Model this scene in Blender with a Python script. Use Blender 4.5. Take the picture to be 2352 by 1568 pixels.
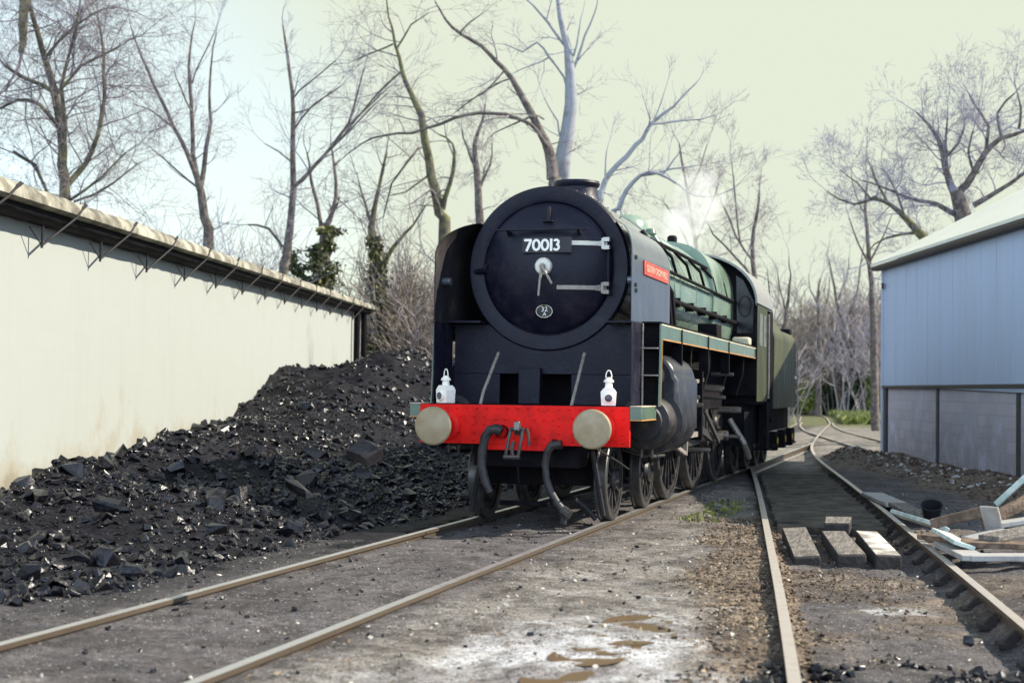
import bpy, math, random
import numpy as np
from math import sin, cos, pi, radians, sqrt, atan2
from mathutils import Vector, Matrix

for o in list(bpy.data.objects): bpy.data.objects.remove(o)
SC = bpy.context.scene
COL = SC.collection
rng = random.Random(7)
nrg = np.random.default_rng(7)

# ------------------------------------------------------------------ camera
CAM = np.array([4.2679, -15.0597, 1.4531]); YAW, PIT, ROL, FPX = -0.2842, 0.0327, 0.0135, 3347.6
cy, sy, cp, sp = cos(YAW), sin(YAW), cos(PIT), sin(PIT)
FW = np.array([sy*cp, cy*cp, sp]); R0 = np.array([cy, -sy, 0.0]); U0 = np.cross(R0, FW)
RT = cos(ROL)*R0 + sin(ROL)*U0; UP = -sin(ROL)*R0 + cos(ROL)*U0
cam = bpy.data.cameras.new('camera'); camo = bpy.data.objects.new('camera', cam); COL.objects.link(camo)
cam.sensor_width = 36.0; cam.lens = FPX/2352*36; cam.clip_end = 1500; cam.clip_start = 0.1
camo.matrix_world = Matrix(((RT[0], UP[0], -FW[0], CAM[0]), (RT[1], UP[1], -FW[1], CAM[1]), (RT[2], UP[2], -FW[2], CAM[2]), (0, 0, 0, 1)))
cam.dof.use_dof = True; cam.dof.focus_distance = 15.6; cam.dof.aperture_fstop = 2.0
SC.camera = camo

# ------------------------------------------------------------------ sky, sun, exposure
SUN_EL, SUN_AZ = radians(38), radians(68)          # azimuth measured from +y towards +x
w = bpy.data.worlds.new('World'); SC.world = w; w.use_nodes = True
nt = w.node_tree; nt.nodes.clear(); N = nt.nodes.new; K = nt.links.new
out = N('ShaderNodeOutputWorld'); bg = N('ShaderNodeBackground'); bg.inputs[1].default_value = 0.1
sky = N('ShaderNodeTexSky'); sky.sky_type = 'NISHITA'; sky.sun_disc = False
sky.sun_elevation = SUN_EL; sky.sun_rotation = SUN_AZ; sky.dust_density = 2.0
tc = N('ShaderNodeTexCoord')
def vmath(op, a, b=None):
    n = N('ShaderNodeVectorMath'); n.operation = op
    K(a, n.inputs[0])
    if b is not None: n.inputs[1].default_value = b
    return n
def maprange(v, a, b, c, d):
    n = N('ShaderNodeMapRange'); n.interpolation_type = 'SMOOTHSTEP'
    K(v, n.inputs[0])
    for i, x in enumerate((a, b, c, d)): n.inputs[1+i].default_value = x
    return n.outputs[0]
def mth(op, a, b):
    n = N('ShaderNodeMath'); n.operation = op
    for i, x in enumerate((a, b)):
        if isinstance(x, (int, float)): n.inputs[i].default_value = x
        else: K(x, n.inputs[i])
    return n.outputs[0]
d = tc.outputs['Generated']
la = radians(-35)
blue = maprange(vmath('DOT_PRODUCT', d, (sin(la)*cos(.12), cos(la)*cos(.12), sin(.12))).outputs['Value'], .966, .995, 0, .5)
ns = N('ShaderNodeTexNoise'); ns.inputs['Scale'].default_value = 5.0; ns.inputs['Detail'].default_value = 3
K(d, ns.inputs['Vector'])
gap = mth('MULTIPLY', blue, maprange(ns.outputs['Fac'], .38, .6, .45, .95))
back = maprange(vmath('DOT_PRODUCT', d, (0.0, -1.0, 0.12)).outputs['Value'], -.15, .85, 0, 1)
bright = mth('MULTIPLY_ADD', back, 1.75)
bn = bright.node; bn.inputs[2].default_value = 1.0
cl = N('ShaderNodeCombineXYZ')
for i, v in enumerate((4.53, 4.87, 4.01)): cl.inputs[i].default_value = v
cm = N('ShaderNodeVectorMath'); cm.operation = 'SCALE'; K(cl.outputs[0], cm.inputs[0]); sxz = N('ShaderNodeSeparateXYZ'); K(d, sxz.inputs[0])
zen = maprange(sxz.outputs['Z'], .25, .85, 1.0, .34); K(mth('MULTIPLY', bright, zen), cm.inputs['Scale'])
mix = N('ShaderNodeMix'); mix.data_type = 'RGBA'; mix.clamp_result = False
cool = N('ShaderNodeMix'); cool.data_type = 'RGBA'; cool.clamp_result = False
haze_side = maprange(vmath('DOT_PRODUCT', d, (sin(-.28), cos(-.28), .05)).outputs['Value'], .62, .90, 1, 0)
K(haze_side, cool.inputs['Factor'])
tint = N('ShaderNodeVectorMath'); tint.operation = 'MULTIPLY'; K(cm.outputs[0], tint.inputs[0]); tint.inputs[1].default_value = (.84, .99, 1.55)
K(cm.outputs[0], cool.inputs['A']); K(tint.outputs[0], cool.inputs['B'])
sk2 = N('ShaderNodeVectorMath'); sk2.operation = 'SCALE'; K(sky.outputs[0], sk2.inputs[0]); sk2.inputs['Scale'].default_value = 2.9
K(gap, mix.inputs['Factor']); K(cool.outputs['Result'], mix.inputs['A']); K(sk2.outputs[0], mix.inputs['B'])
K(mix.outputs['Result'], bg.inputs[0]); K(bg.outputs[0], out.inputs[0])

sl = bpy.data.lights.new('sun', 'SUN'); sl.energy = 5.0; sl.angle = radians(.5); sl.color = (1.0, .91, .77)
so = bpy.data.objects.new('sun', sl); COL.objects.link(so)
sd = Vector((sin(SUN_AZ)*cos(SUN_EL), cos(SUN_AZ)*cos(SUN_EL), sin(SUN_EL)))
so.rotation_euler = sd.to_track_quat('Z', 'Y').to_euler(); so.location = (20, 10, 30)
SC.view_settings.view_transform = 'Standard'; SC.view_settings.look = 'None'
SC.view_settings.exposure = 0.80; SC.view_settings.gamma = 1.0
SC.cycles.max_bounces = 6; SC.cycles.transparent_max_bounces = 8

# ------------------------------------------------------------------ helpers: pixels of a survey photo -> points at a known height / distance
def ray(x, y): return FW + (x-1176)/FPX*RT - (y-784)/FPX*UP
def atz(x, y, z=0.0):
    r = ray(x, y); return CAM + (z-CAM[2])/r[2]*r
def aty(x, y, yy):
    r = ray(x, y); return CAM + (yy-CAM[1])/r[1]*r
def atd(x, y, dist): return CAM + dist*ray(x, y)

# ------------------------------------------------------------------ materials
MAT = {}
def M(name, col, rough=.6, metal=0.0, var=.25, scale=5.0, bump=0.0, bscale=40.0, col2=None, spec=.5, cover=(.42, .62), detail=6, stretch=None, coat=0):
    m = bpy.data.materials.new(name); m.use_nodes = True; t = m.node_tree; n = t.nodes; L = t.links
    b = n['Principled BSDF']; b.inputs['Roughness'].default_value = rough; b.inputs['Metallic'].default_value = metal
    b.inputs['Specular IOR Level'].default_value = spec
    co = n.new('ShaderNodeTexCoord'); vec = co.outputs['Object']
    if stretch:
        mp = n.new('ShaderNodeMapping'); mp.inputs['Scale'].default_value = stretch; L.new(vec, mp.inputs[0]); vec = mp.outputs[0]
    a = n.new('ShaderNodeTexNoise'); a.inputs['Scale'].default_value = scale; a.inputs['Detail'].default_value = detail
    a.inputs['Roughness'].default_value = .65
    L.new(vec, a.inputs['Vector'])
    cr = n.new('ShaderNodeValToRGB'); e = cr.color_ramp.elements
    e[0].position, e[1].position = (.3, .7) if col2 is None else cover
    c0 = tuple(min(1, c*(1-var)) for c in col); c1 = col2 if col2 else tuple(min(1, c*(1+var)) for c in col)
    e[0].color = (*c0, 1); e[1].color = (*c1, 1)
    L.new(a.outputs['Fac'], cr.inputs[0]); L.new(cr.outputs[0], b.inputs['Base Color'])
    mr = n.new('ShaderNodeMapRange'); mr.inputs[1].default_value = .3; mr.inputs[2].default_value = .7
    mr.inputs[3].default_value = max(.05, rough-.12); mr.inputs[4].default_value = min(1, rough+.15)
    L.new(a.outputs['Fac'], mr.inputs[0]); L.new(mr.outputs[0], b.inputs['Roughness'])
    if bump:
        q = n.new('ShaderNodeTexNoise'); q.inputs['Scale'].default_value = bscale; q.inputs['Detail'].default_value = 5
        L.new(vec, q.inputs['Vector'])
        bp = n.new('ShaderNodeBump'); bp.inputs['Strength'].default_value = bump; bp.inputs['Distance'].default_value = .02
        L.new(q.outputs['Fac'], bp.inputs['Height']); L.new(bp.outputs[0], b.inputs['Normal'])
    if coat: b.inputs['Coat Weight'].default_value = coat; b.inputs['Coat Roughness'].default_value = .18
    MAT[name] = m; return m

black = M('black_paint', (.0075, .0080, .023), .48, var=.3, scale=5, bump=.14, bscale=26, col2=(.022, .018, .024), cover=(.48, .74), spec=.28)
dull = M('dull_black', (.0065, .0062, .010), .75, spec=.10, var=.4, scale=4, bump=.2, col2=(.013, .011, .012))
grey_black = M('sunlit_black', (.058, .072, .092), .42, var=.2, scale=4, spec=.8, coat=.7, col2=(.085, .098, .118), cover=(.4, .8), stretch=(1, 1, .3))  # black paint greyed to carry grazing sun and sky sheen
rusty = M('rusty_sheet', (.008, .007, .012), .7, var=.3, scale=2.5, col2=(.06, .04, .027), cover=(.52, .75))
gloss_black = M('glossy_black', (.05, .055, .06), .22, var=.2, scale=4, spec=1.0, coat=.8)
green = M('green_paint', (.095, .155, .10), .28, var=.15, scale=2, coat=.4, col2=(.13, .19, .13), cover=(.35, .8), bump=.03)
green_b = M('boiler_green', (.19, .28, .20), .27, var=.15, scale=2, coat=.5, col2=(.25, .33, .255), cover=(.35, .8), bump=.03)  # engine green lightened, sun glare on the boiler put into the colour
green_old = M('faded_green_paint', (.026, .040, .011), .5, var=.3, scale=3.5, col2=(.07, .07, .02), cover=(.4, .7), stretch=(1, 1, .2))
cyl_grey = M('cylinder_paint', (.026, .027, .034), .34, var=.3, scale=4, col2=(.055, .052, .052), cover=(.45, .8))
red = M('red_paint', (.52, .008, .006), .5, spec=.15, var=.2, scale=5, col2=(.82, .014, .010), cover=(.30, .55), bump=.06)
orange = M('orange_lining', (.55, .25, .05), .5, var=.15)
cream = M('cream_lining', (.62, .56, .40), .5, var=.15)
buffer_m = M('greasy_steel', (.47, .38, .24), .5, .2, var=.25, scale=7, col2=(.30, .215, .11), cover=(.4, .75), bump=.06)
link_m = M('oily_link', (.12, .11, .105), .4, .5, var=.4, scale=14, col2=(.04, .035, .034), cover=(.45, .7))
steel = M('bright_steel', (.26, .245, .225), .34, .75, var=.4, scale=14, col2=(.07, .06, .055), cover=(.5, .75))
dusty_steel = M('dusty_steel', (.30, .265, .225), .5, .3, var=.3, scale=20)
white_enamel = M('white_enamel', (.90, .86, .76), .4, var=.05)
silver = M('silver_paint', (.6, .58, .5), .4, .3, var=.15, scale=12)
plate_red = M('nameplate_red', (.50, .06, .035), .45, var=.2, scale=12, col2=(.62, .16, .11), cover=(.45, .75))
plate_black = M('plate_black', (.012, .012, .014), .5)
brass = M('brass', (.6, .38, .13), .35, .8, var=.2)
yellow = M('yellow_paint', (.7, .42, .03), .5, var=.1)
glass = M('dark_glass', (.012, .012, .015), .08, var=.2)
rubber = M('rubber_hose', (.016, .0155, .019), .5, var=.3, scale=18, bump=.2, bscale=80, col2=(.04, .034, .032))
tyre_m = M('polished_tyre', (.16, .155, .145), .38, .5, var=.4, scale=7, col2=(.045, .04, .036), cover=(.4, .7))
wheel_m = M('oily_wheel', (.014, .013, .016), .55, var=.4, scale=8, col2=(.07, .055, .04), cover=(.5, .75))
lens = M('lamp_lens', (.06, .065, .075), .15, var=.1)
rail_top = M('worn_rail', (.60, .54, .47), .45, .4, var=.2, scale=6, col2=(.33, .26, .20), cover=(.5, .8))
rail_shiny = M('polished_rail', (.66, .65, .64), .34, .7, var=.2, scale=8, col2=(.42, .36, .30), cover=(.5, .85))
def rusty_sides(m, side):
    t = m.node_tree; n = t.nodes; L = t.links; b = n['Principled BSDF']; src = b.inputs['Base Color'].links[0].from_socket
    g = n.new('ShaderNodeNewGeometry'); sx = n.new('ShaderNodeSeparateXYZ'); L.new(g.outputs['True Normal'], sx.inputs[0])
    mr = n.new('ShaderNodeMapRange'); mr.inputs[1].default_value = .5; mr.inputs[2].default_value = .8; L.new(sx.outputs['Z'], mr.inputs[0])
    nz = n.new('ShaderNodeTexNoise'); nz.inputs['Scale'].default_value = 9; nz.inputs['Detail'].default_value = 6; cr = n.new('ShaderNodeValToRGB'); L.new(nz.outputs['Fac'], cr.inputs[0])
    cr.color_ramp.elements[0].position = .35; cr.color_ramp.elements[1].position = .65; cr.color_ramp.elements[0].color = (*[c*.55 for c in side], 1); cr.color_ramp.elements[1].color = (*side, 1)
    mx = n.new('ShaderNodeMix'); mx.data_type = 'RGBA'; L.new(mr.outputs[0], mx.inputs['Factor']); L.new(cr.outputs[0], mx.inputs['A']); L.new(src, mx.inputs['B']); L.new(mx.outputs['Result'], b.inputs['Base Color'])
    mm = n.new('ShaderNodeMath'); mm.operation = 'MULTIPLY'; mm.inputs[1].default_value = b.inputs['Metallic'].default_value; L.new(mr.outputs[0], mm.inputs[0]); L.new(mm.outputs[0], b.inputs['Metallic'])
rusty_sides(rail_top, (.12, .085, .06)); rusty_sides(rail_shiny, (.10, .075, .05))
wood = M('grey_timber', (.13, .115, .10), .8, var=.35, scale=5, col2=(.23, .205, .17), stretch=(5, .7, 5), bump=.6, bscale=14)
wood_b = M('brown_timber', (.13, .085, .055), .8, var=.35, scale=8, col2=(.22, .15, .10), bump=.5, bscale=30)
wood_w = M('pale_painted_timber', (.43, .42, .395), .7, var=.15, scale=4, col2=(.25, .215, .18), cover=(.45, .75), bump=.2)
mint = M('mint_painted_timber', (.42, .53, .47), .6, var=.12, scale=7, col2=(.60, .66, .60), bump=.2)
deck_m = M('shadowed_deck', (.050, .044, .030), .9, var=.4, scale=4, col2=(.12, .10, .072), bump=.6, bscale=25)  # the shed's shadow over the boards is put into this dark colour
sheet_m = M('blue_grey_sheeting', (.41, .50, .645), .5, var=.07, scale=1.2, col2=(.43, .52, .665), stretch=(1, 1, .15))
trim_m = M('pale_trim', (.40, .46, .56), .5, var=.1)
post_m = M('dark_steel_post', (.045, .04, .042), .6, var=.3)
eave_m = M('brown_gutter', (.075, .06, .045), .7, var=.3)
bark = M('bark', (.12, .095, .08), .9, var=.4, scale=6, bump=.8, bscale=18, col2=(.19, .16, .135))
bark_moss = M('mossy_bark', (.10, .085, .06), .9, var=.4, scale=3, bump=.8, bscale=18, col2=(.155, .155, .06))
bark_pale = M('pale_bark', (.34, .35, .37), .85, var=.2, scale=3, bump=.5, bscale=14, col2=(.19, .175, .165), cover=(.52, .72))
twig_m = M('twig_bark', (.17, .14, .15), .85, var=.25, scale=.6)
twig_b = M('hazed_russet_twig', (.31, .265, .26), .85, var=.3, scale=.6)  # russet twigs paled, distance haze put into their colour
twig_l = M('glare_lit_twig', (.26, .235, .295), .85, var=.25, scale=.6)  # twigs lightened towards lilac, sky glare put into their colour
straw = M('dry_stems', (.25, .20, .155), .9, var=.3, scale=.8, col2=(.38, .315, .25))
ivy_m = M('ivy_leaves', (.05, .075, .018), .45, var=.5, scale=2.5, col2=(.24, .22, .06), cover=(.45, .7))
ever_m = M('evergreen_leaves', (.03, .055, .025), .6, var=.5, scale=1.2, col2=(.09, .13, .05), cover=(.45, .7))
grass_m = M('grass_blades', (.13, .17, .035), .7, var=.35, scale=1.0, col2=(.24, .26, .06))
coal_m = M('coal', (.0055, .0052, .0095), .33, var=.5, scale=9, col2=(.017, .0155, .0225), cover=(.45, .75), spec=.5, bump=.3, bscale=28)
coal_dust = M('coal_dust', (.0055, .0052, .009), .7, spec=.2, var=.4, scale=5, col2=(.020, .0185, .026), cover=(.45, .75), bump=.8, bscale=22)
stone_m = M('pale_stone', (.42, .38, .32), .8, var=.3, scale=3, col2=(.55, .51, .45))
leaf_m = M('dead_leaves', (.13, .085, .05), .85, var=.4, scale=3, col2=(.34, .26, .17))
earth_m = M('brown_earth', (.065, .043, .03), .9, var=.4, scale=7, col2=(.20, .145, .10), bump=1, bscale=12)
conc = M('concrete_rubble', (.40, .38, .35), .85, var=.25, scale=4, bump=.4)
roof_w = M('pale_roof_sheet', (.74, .72, .58), .55, var=.08, scale=1.5)
eaves_m = M('fibre_cement_eave', (.15, .135, .10), .85, var=.3, scale=2.2, col2=(.36, .35, .28), bump=.5, bscale=14)

# ------------------------------------------------------------------ mesh builders
class MB:
    def __init__(s): s.v = []; s.f = []
    def add(s, v, f):
        k = len(s.v); s.v += [tuple(p) for p in v]; s.f += [tuple(i+k for i in q) for q in f]; return s
    def box(s, x0, x1, y0, y1, z0, z1):
        return s.add([(x0,y0,z0),(x1,y0,z0),(x1,y1,z0),(x0,y1,z0),(x0,y0,z1),(x1,y0,z1),(x1,y1,z1),(x0,y1,z1)],
                     [(0,3,2,1),(4,5,6,7),(0,1,5,4),(1,2,6,5),(2,3,7,6),(3,0,4,7)])
    def bar(s, a, b, wd, ht, up=(0,0,1)):
        a, b = Vector(a), Vector(b); d = (b-a).normalized(); u = Vector(up); r = d.cross(u).normalized(); u = r.cross(d)
        r *= wd/2; u *= ht/2
        P = [a-r-u, a+r-u, a+r+u, a-r+u, b-r-u, b+r-u, b+r+u, b-r+u]
        return s.add(P, [(0,1,2,3),(7,6,5,4),(0,4,5,1),(1,5,6,2),(2,6,7,3),(3,7,4,0)])
    def tube(s, pts, rad, n=8, caps=True):
        pts = [Vector(p) for p in pts]; k = len(pts)
        if isinstance(rad, (int, float)): rad = [rad]*k
        V = []; ref = None
        for i, p in enumerate(pts):
            d = (pts[min(i+1, k-1)]-pts[max(i-1, 0)]).normalized()
            if ref is None: ref = d.orthogonal().normalized()
            ref = (ref - d*ref.dot(d)).normalized(); b = d.cross(ref)
            for j in range(n):
                a = 2*pi*j/n; V.append(p + (ref*cos(a)+b*sin(a))*rad[i])
        F = [(i*n+j, i*n+(j+1)%n, (i+1)*n+(j+1)%n, (i+1)*n+j) for i in range(k-1) for j in range(n)]
        if caps: F += [tuple(range(n-1, -1, -1)), tuple(range((k-1)*n, k*n))]
        return s.add(V, F)
    def lathe(s, prof, o=(0,0,0), axis='y', n=48):
        """prof: (radius, height along axis)"""
        V = []; F = []; k = len(prof)
        for r, h in prof:
            for j in range(n):
                a = 2*pi*j/n; c, q = r*cos(a), r*sin(a)
                V.append({'y': (o[0]+c, o[1]+h, o[2]+q), 'z': (o[0]+c, o[1]+q, o[2]+h), 'x': (o[0]+h, o[1]+c, o[2]+q)}[axis])
        for i in range(k-1):
            for j in range(n): F.append((i*n+j, i*n+(j+1)%n, (i+1)*n+(j+1)%n, (i+1)*n+j))
        return s.add(V, F)
    def prism(s, poly, a, b, plane='xz'):
        """poly in plane, extruded from a to b along the third axis"""
        n = len(poly)
        f = {'xz': lambda p, h: (p[0], h, p[1]), 'yz': lambda p, h: (h, p[0], p[1]), 'xy': lambda p, h: (p[0], p[1], h)}[plane]
        V = [f(p, a) for p in poly] + [f(p, b) for p in poly]
        return s.add(V, [tuple(range(n)), tuple(range(2*n-1, n-1, -1))] + [(i, i+n, (i+1)%n+n, (i+1)%n) for i in range(n)])
    def strip(s, rows):
        """grid surface from rows of points"""
        n = len(rows[0]); V = [p for r in rows for p in r]
        return s.add(V, [(i*n+j, i*n+j+1, (i+1)*n+j+1, (i+1)*n+j) for i in range(len(rows)-1) for j in range(n-1)])
    def sheet(s, rows, t):
        """closed sheet of thickness t along x"""
        k = len(rows); n = len(rows[0]); s.strip(rows); s.strip([[(p[0]-t, p[1], p[2]) for p in r] for r in rows])
        edge = [(r, 0) for r in range(k)] + [(k-1, c) for c in range(1, n)] + [(r, n-1) for r in range(k-2, -1, -1)] + [(0, c) for c in range(n-2, 0, -1)]
        E = [rows[r][c] for r, c in edge]; m = len(E)
        return s.add(E + [(p[0]-t, p[1], p[2]) for p in E], [(i, (i+1)%m, (i+1)%m+m, i+m) for i in range(m)])
    def build(s, name, mat, parent=None, smooth=35, bevel=0, fix=True):
        me = bpy.data.meshes.new(name); me.from_pydata(s.v, [], s.f)
        return link(me, name, mat, parent, smooth, bevel, fix)
def link(me, name, mat, parent=None, smooth=35, bevel=0, fix=False):
    if fix:
        import bmesh
        bm = bmesh.new(); bm.from_mesh(me); bmesh.ops.recalc_face_normals(bm, faces=bm.faces); bm.to_mesh(me); bm.free()
    if smooth:
        me.polygons.foreach_set('use_smooth', [True]*len(me.polygons)); me.set_sharp_from_angle(angle=radians(smooth))
    else: me.polygons.foreach_set('use_smooth', [False]*len(me.polygons))
    me.materials.append(mat); me.update()
    o = bpy.data.objects.new(name, me); COL.objects.link(o)
    if parent:
        o.parent = parent
        o.matrix_parent_inverse = pinv(parent)
    if bevel:
        b = o.modifiers.new('bevel', 'BEVEL'); b.width = bevel; b.segments = 2; b.limit_method = 'ANGLE'; b.angle_limit = radians(40)
    return o
def pinv(p):
    return p.matrix_basis.inverted() if p.parent is None else Matrix.Identity(4)
def thing(name, label, cat, loc=(0,0,0), group=None):
    o = bpy.data.objects.new(name, None); o.empty_display_size = .2; COL.objects.link(o); o.location = loc
    return tag(o, label, cat, group)
def tag(o, label, cat, group=None):
    o['label'] = label; o['category'] = cat
    if group: o['group'] = group
    return o
def struct(o): o['kind'] = 'structure'; return o
def stuff(o, label, cat):
    o['kind'] = 'stuff'; o['label'] = label; o['category'] = cat; return o
def raw_mesh(name, V, Q, mat, parent=None, smooth=0, k=4):
    V = np.asarray(V, np.float32); Q = np.asarray(Q, np.int32)
    me = bpy.data.meshes.new(name); me.vertices.add(len(V)); me.vertices.foreach_set('co', V.ravel())
    me.loops.add(Q.size); me.loops.foreach_set('vertex_index', Q.ravel())
    me.polygons.add(len(Q)); me.polygons.foreach_set('loop_start', np.arange(0, Q.size, k, dtype=np.int32))
    me.update(calc_edges=True); me.validate()
    return link(me, name, mat, parent, smooth)
def text(body, size, name, mat, parent, mtx, bold=0.0, depth=.004, width=None):
    cu = bpy.data.curves.new('t', 'FONT'); cu.body = body; cu.size = size; cu.align_x = 'CENTER'; cu.align_y = 'CENTER'
    cu.extrude = depth; cu.offset = bold; cu.resolution_u = 4
    ob = bpy.data.objects.new('t', cu); COL.objects.link(ob); dg = bpy.context.evaluated_depsgraph_get(); dg.update()
    me = bpy.data.meshes.new_from_object(ob.evaluated_get(dg)); bpy.data.objects.remove(ob)
    if width:
        xs = [v.co.x for v in me.vertices]; k = width/(max(xs)-min(xs)); me.transform(Matrix.Diagonal((k, 1, 1, 1)))
    me.transform(mtx); me.materials.clear()
    return link(me, name, mat, parent, 0)
FACE_Y = Matrix(((1,0,0,0),(0,0,-1,0),(0,1,0,0),(0,0,0,1)))            # text readable from -y
FACE_X = Matrix(((0,0,1,0),(1,0,0,0),(0,1,0,0),(0,0,0,1)))             # text readable from +x
def fbm(x, y, seed=0, octs=4, f=1.0):
    """cheap value noise on arrays"""
    tot = np.zeros_like(x, dtype=float); amp = 1.0; r = np.random.default_rng(seed); T = r.random((64, 64))
    for o in range(octs):
        X, Y = x*f+o*17.3, y*f+o*9.1; i, j = np.floor(X).astype(int), np.floor(Y).astype(int); u, v = X-i, Y-j
        u, v = u*u*(3-2*u), v*v*(3-2*v)
        g = lambda a, b: T[a % 64, b % 64]
        tot += amp*((g(i,j)*(1-u)+g(i+1,j)*u)*(1-v)+(g(i,j+1)*(1-u)+g(i+1,j+1)*u)*v - .5); amp *= .5; f *= 2
    return tot
def sstep(a, b, x):
    t = np.clip((x-a)/(b-a), 0, 1); return t*t*(3-2*t)

# ------------------------------------------------------------------ the two building lines (parallel, 14.6 degrees left of the engine's track)
HA = radians(-14.6); HD = np.array([sin(HA), cos(HA), 0]); NR = np.array([cos(HA), -sin(HA), 0])
W0 = np.array([-5.9, -.6, 0.0]); S0 = np.array([3.0, 20.86, 0.0])
def wl(s, t, z): return tuple(W0 + s*HD + t*NR + np.array([0, 0, z]))
def sh(s, t, z): return tuple(S0 + s*HD + t*NR + np.array([0, 0, z]))

# ------------------------------------------------------------------ tracks
TB = [(-14, 5.15), (-9, 4.52), (-5, 4.03), (0, 3.38), (5, 2.73), (10, 2.06), (13.3, 1.6), (17, 1.1), (20, .74), (25, .25), (32, -.2), (40, -.62), (57, -1.45), (75, -2.9), (93, -4.9), (122, -8.5), (170, -18)]
TA = [(-16, -.06), (-8, .03), (-5, 0), (0, 0), (10, 0), (18, 0), (24, .02), (29, .0), (31.5, -.13)]
TC = [(15, 5.2), (20, 4.25), (23, 3.62), (28, 2.6), (33, 1.75), (43, .05), (52, -.95), (60, -1.55)]
def spline(pts, step=.5):
    y = np.array([p[0] for p in pts], float); x = np.array([p[1] for p in pts], float)
    Y = np.arange(y[0], y[-1]+.01, step); X = np.interp(Y, y, x)
    k = np.ones(9)/9; Xp = np.convolve(np.pad(X, 4, mode='reflect', reflect_type='odd'), k, 'valid'); return Y, Xp
def rail_mb(Y, X, off, z0):
    prof = [(-.035, 0), (.035, 0), (.036, -.03), (.012, -.05), (.012, -.135), (.07, -.15), (.07, -.16), (-.07, -.16), (-.07, -.15), (-.012, -.135), (-.012, -.05), (-.036, -.03)]
    n = len(prof); V = []; F = []
    dx = np.gradient(X, Y)
    for i in range(len(Y)):
        l = sqrt(1+dx[i]**2); nx, ny = 1/l, -dx[i]/l
        for a, h in prof: V.append((X[i]+(off+a)*nx, Y[i]+(off+a)*ny, h+z0))
    for i in range(len(Y)-1):
        for j in range(n): F.append((i*n+j, i*n+(j+1)%n, (i+1)*n+(j+1)%n, (i+1)*n+j))
    m = MB(); m.v = V; m.f = F; return m
def track(pts, label, mat, z0, step=.5):
    Y, X = spline(pts, step); t = thing('railway_track', label, 'railway track', (X[0], Y[0], z0))
    for sgn in (-1, 1): rail_mb(Y, X, sgn*.7535, z0).build('rail', mat, t)
    return t
track(TA, 'straight railway track with polished rails running under the engine', rail_shiny, 0)
track(TB, 'brown railed track on the right curving away past the grey shed', rail_top, -.004)
cm = MB().box(-.15, -.02, -.08, .08, -.16, -.125).add([(-.12, -.035, -.125), (-.02, -.035, -.125), (-.02, .035, -.125), (-.12, .035, -.125), (-.05, -.03, -.05), (-.02, -.03, -.05), (-.02, .03, -.05), (-.05, .03, -.05)], [(0, 1, 5, 4), (3, 7, 6, 2), (0, 4, 7, 3), (4, 5, 6, 7)])
tb_ = [o for o in bpy.data.objects if o.name.startswith('railway_track')][-1]; first = None
for k in range(28):
    y = -7.4+.76*k; xc = float(np.interp(y, *zip(*TB)))
    o = cm.build('rail_chair', rusty, tb_) if first is None else first.copy()
    if first is not None: COL.objects.link(o); o.parent = tb_; o.matrix_parent_inverse = first.matrix_parent_inverse
    first = first or o; o.location = (xc+.7535*.99+.0, y, 0); o.rotation_euler = (0, 0, .13)
track(TC, 'far branch track leading in behind the corner of the grey shed', rail_top, -.010)

# ------------------------------------------------------------------ ground
def axis(a, b, fine, lo, hi, g=1.16):
    A = list(np.arange(a, b+fine/2, fine)); st = fine
    while A[-1] < hi: st *= g; A.append(A[-1]+st)
    st = fine
    while A[0] > lo: st *= g; A.insert(0, A[0]-st)
    return np.array(A)
gx = axis(-5.5, 6.5, .055, -420, 420); gy = axis(-11, 9, .065, -60, 700)
GX, GY = np.meshgrid(gx, gy); 
def track_x(pts, y): return np.interp(y, [p[0] for p in pts], [p[1] for p in pts])
def shed_st(x, y):
    dx, dy = x-S0[0], y-S0[1]; return dx*HD[0]+dy*HD[1], dx*NR[0]+dy*NR[1]
def ground_z(x, y):
    near = 1-sstep(25, 45, np.abs(y))
    z = -.055 + .05*fbm(x, y, 3, 3, .35)*near + .028*fbm(x, y, 5, 4, 2.2)*near + .022*fbm(x, y, 7, 3, 6.5)*near*(y < 12)
    db = np.abs(x-track_x(TB, y)); inb = 1-sstep(.62, .80, db)
    z = z - .085*inb*near - .02*(1-sstep(.8, 1.3, db))*near
    on = (1-sstep(.05, .16, np.abs(np.abs(x)-.7535)))*(y < 30)
    z = z*(1-on) + np.minimum(z, -.045)*on
    onb = (1-sstep(.05, .16, np.abs(db-.7535)))
    z = z*(1-onb) + np.minimum(z, -.05)*onb
    s, t = shed_st(x, y)
    bank = sstep(-1.9, -.55, t)*(1-sstep(.2, .6, t))*sstep(-24, -16, s)*(1-sstep(-1.0, 1.2, s)) * (.10+.12*np.maximum(0, fbm(x, y, 9, 3, .8)+.3))
    bump = .26*np.exp(-(((s+2.6)/2.2)**2+((t+1.25)/.55)**2)) 
    z = z + (bank + bump)*sstep(.85, 1.3, x-track_x(TB, y))
    far = sstep(60, 300, y)
    return z - .25*far
GZ = ground_z(GX, GY)
ny_, nx_ = GX.shape
idx = np.arange(nx_*ny_).reshape(ny_, nx_)
Q = np.stack([idx[:-1, :-1], idx[:-1, 1:], idx[1:, 1:], idx[1:, :-1]], -1).reshape(-1, 4)
gm = bpy.data.materials.new('yard_ground'); gm.use_nodes = True
t_ = gm.node_tree; n_ = t_.nodes; L_ = t_.links; b_ = n_['Principled BSDF']
ground = raw_mesh('ground', np.stack([GX, GY, GZ], -1).reshape(-1, 3), Q, gm, smooth=180); struct(ground)
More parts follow.
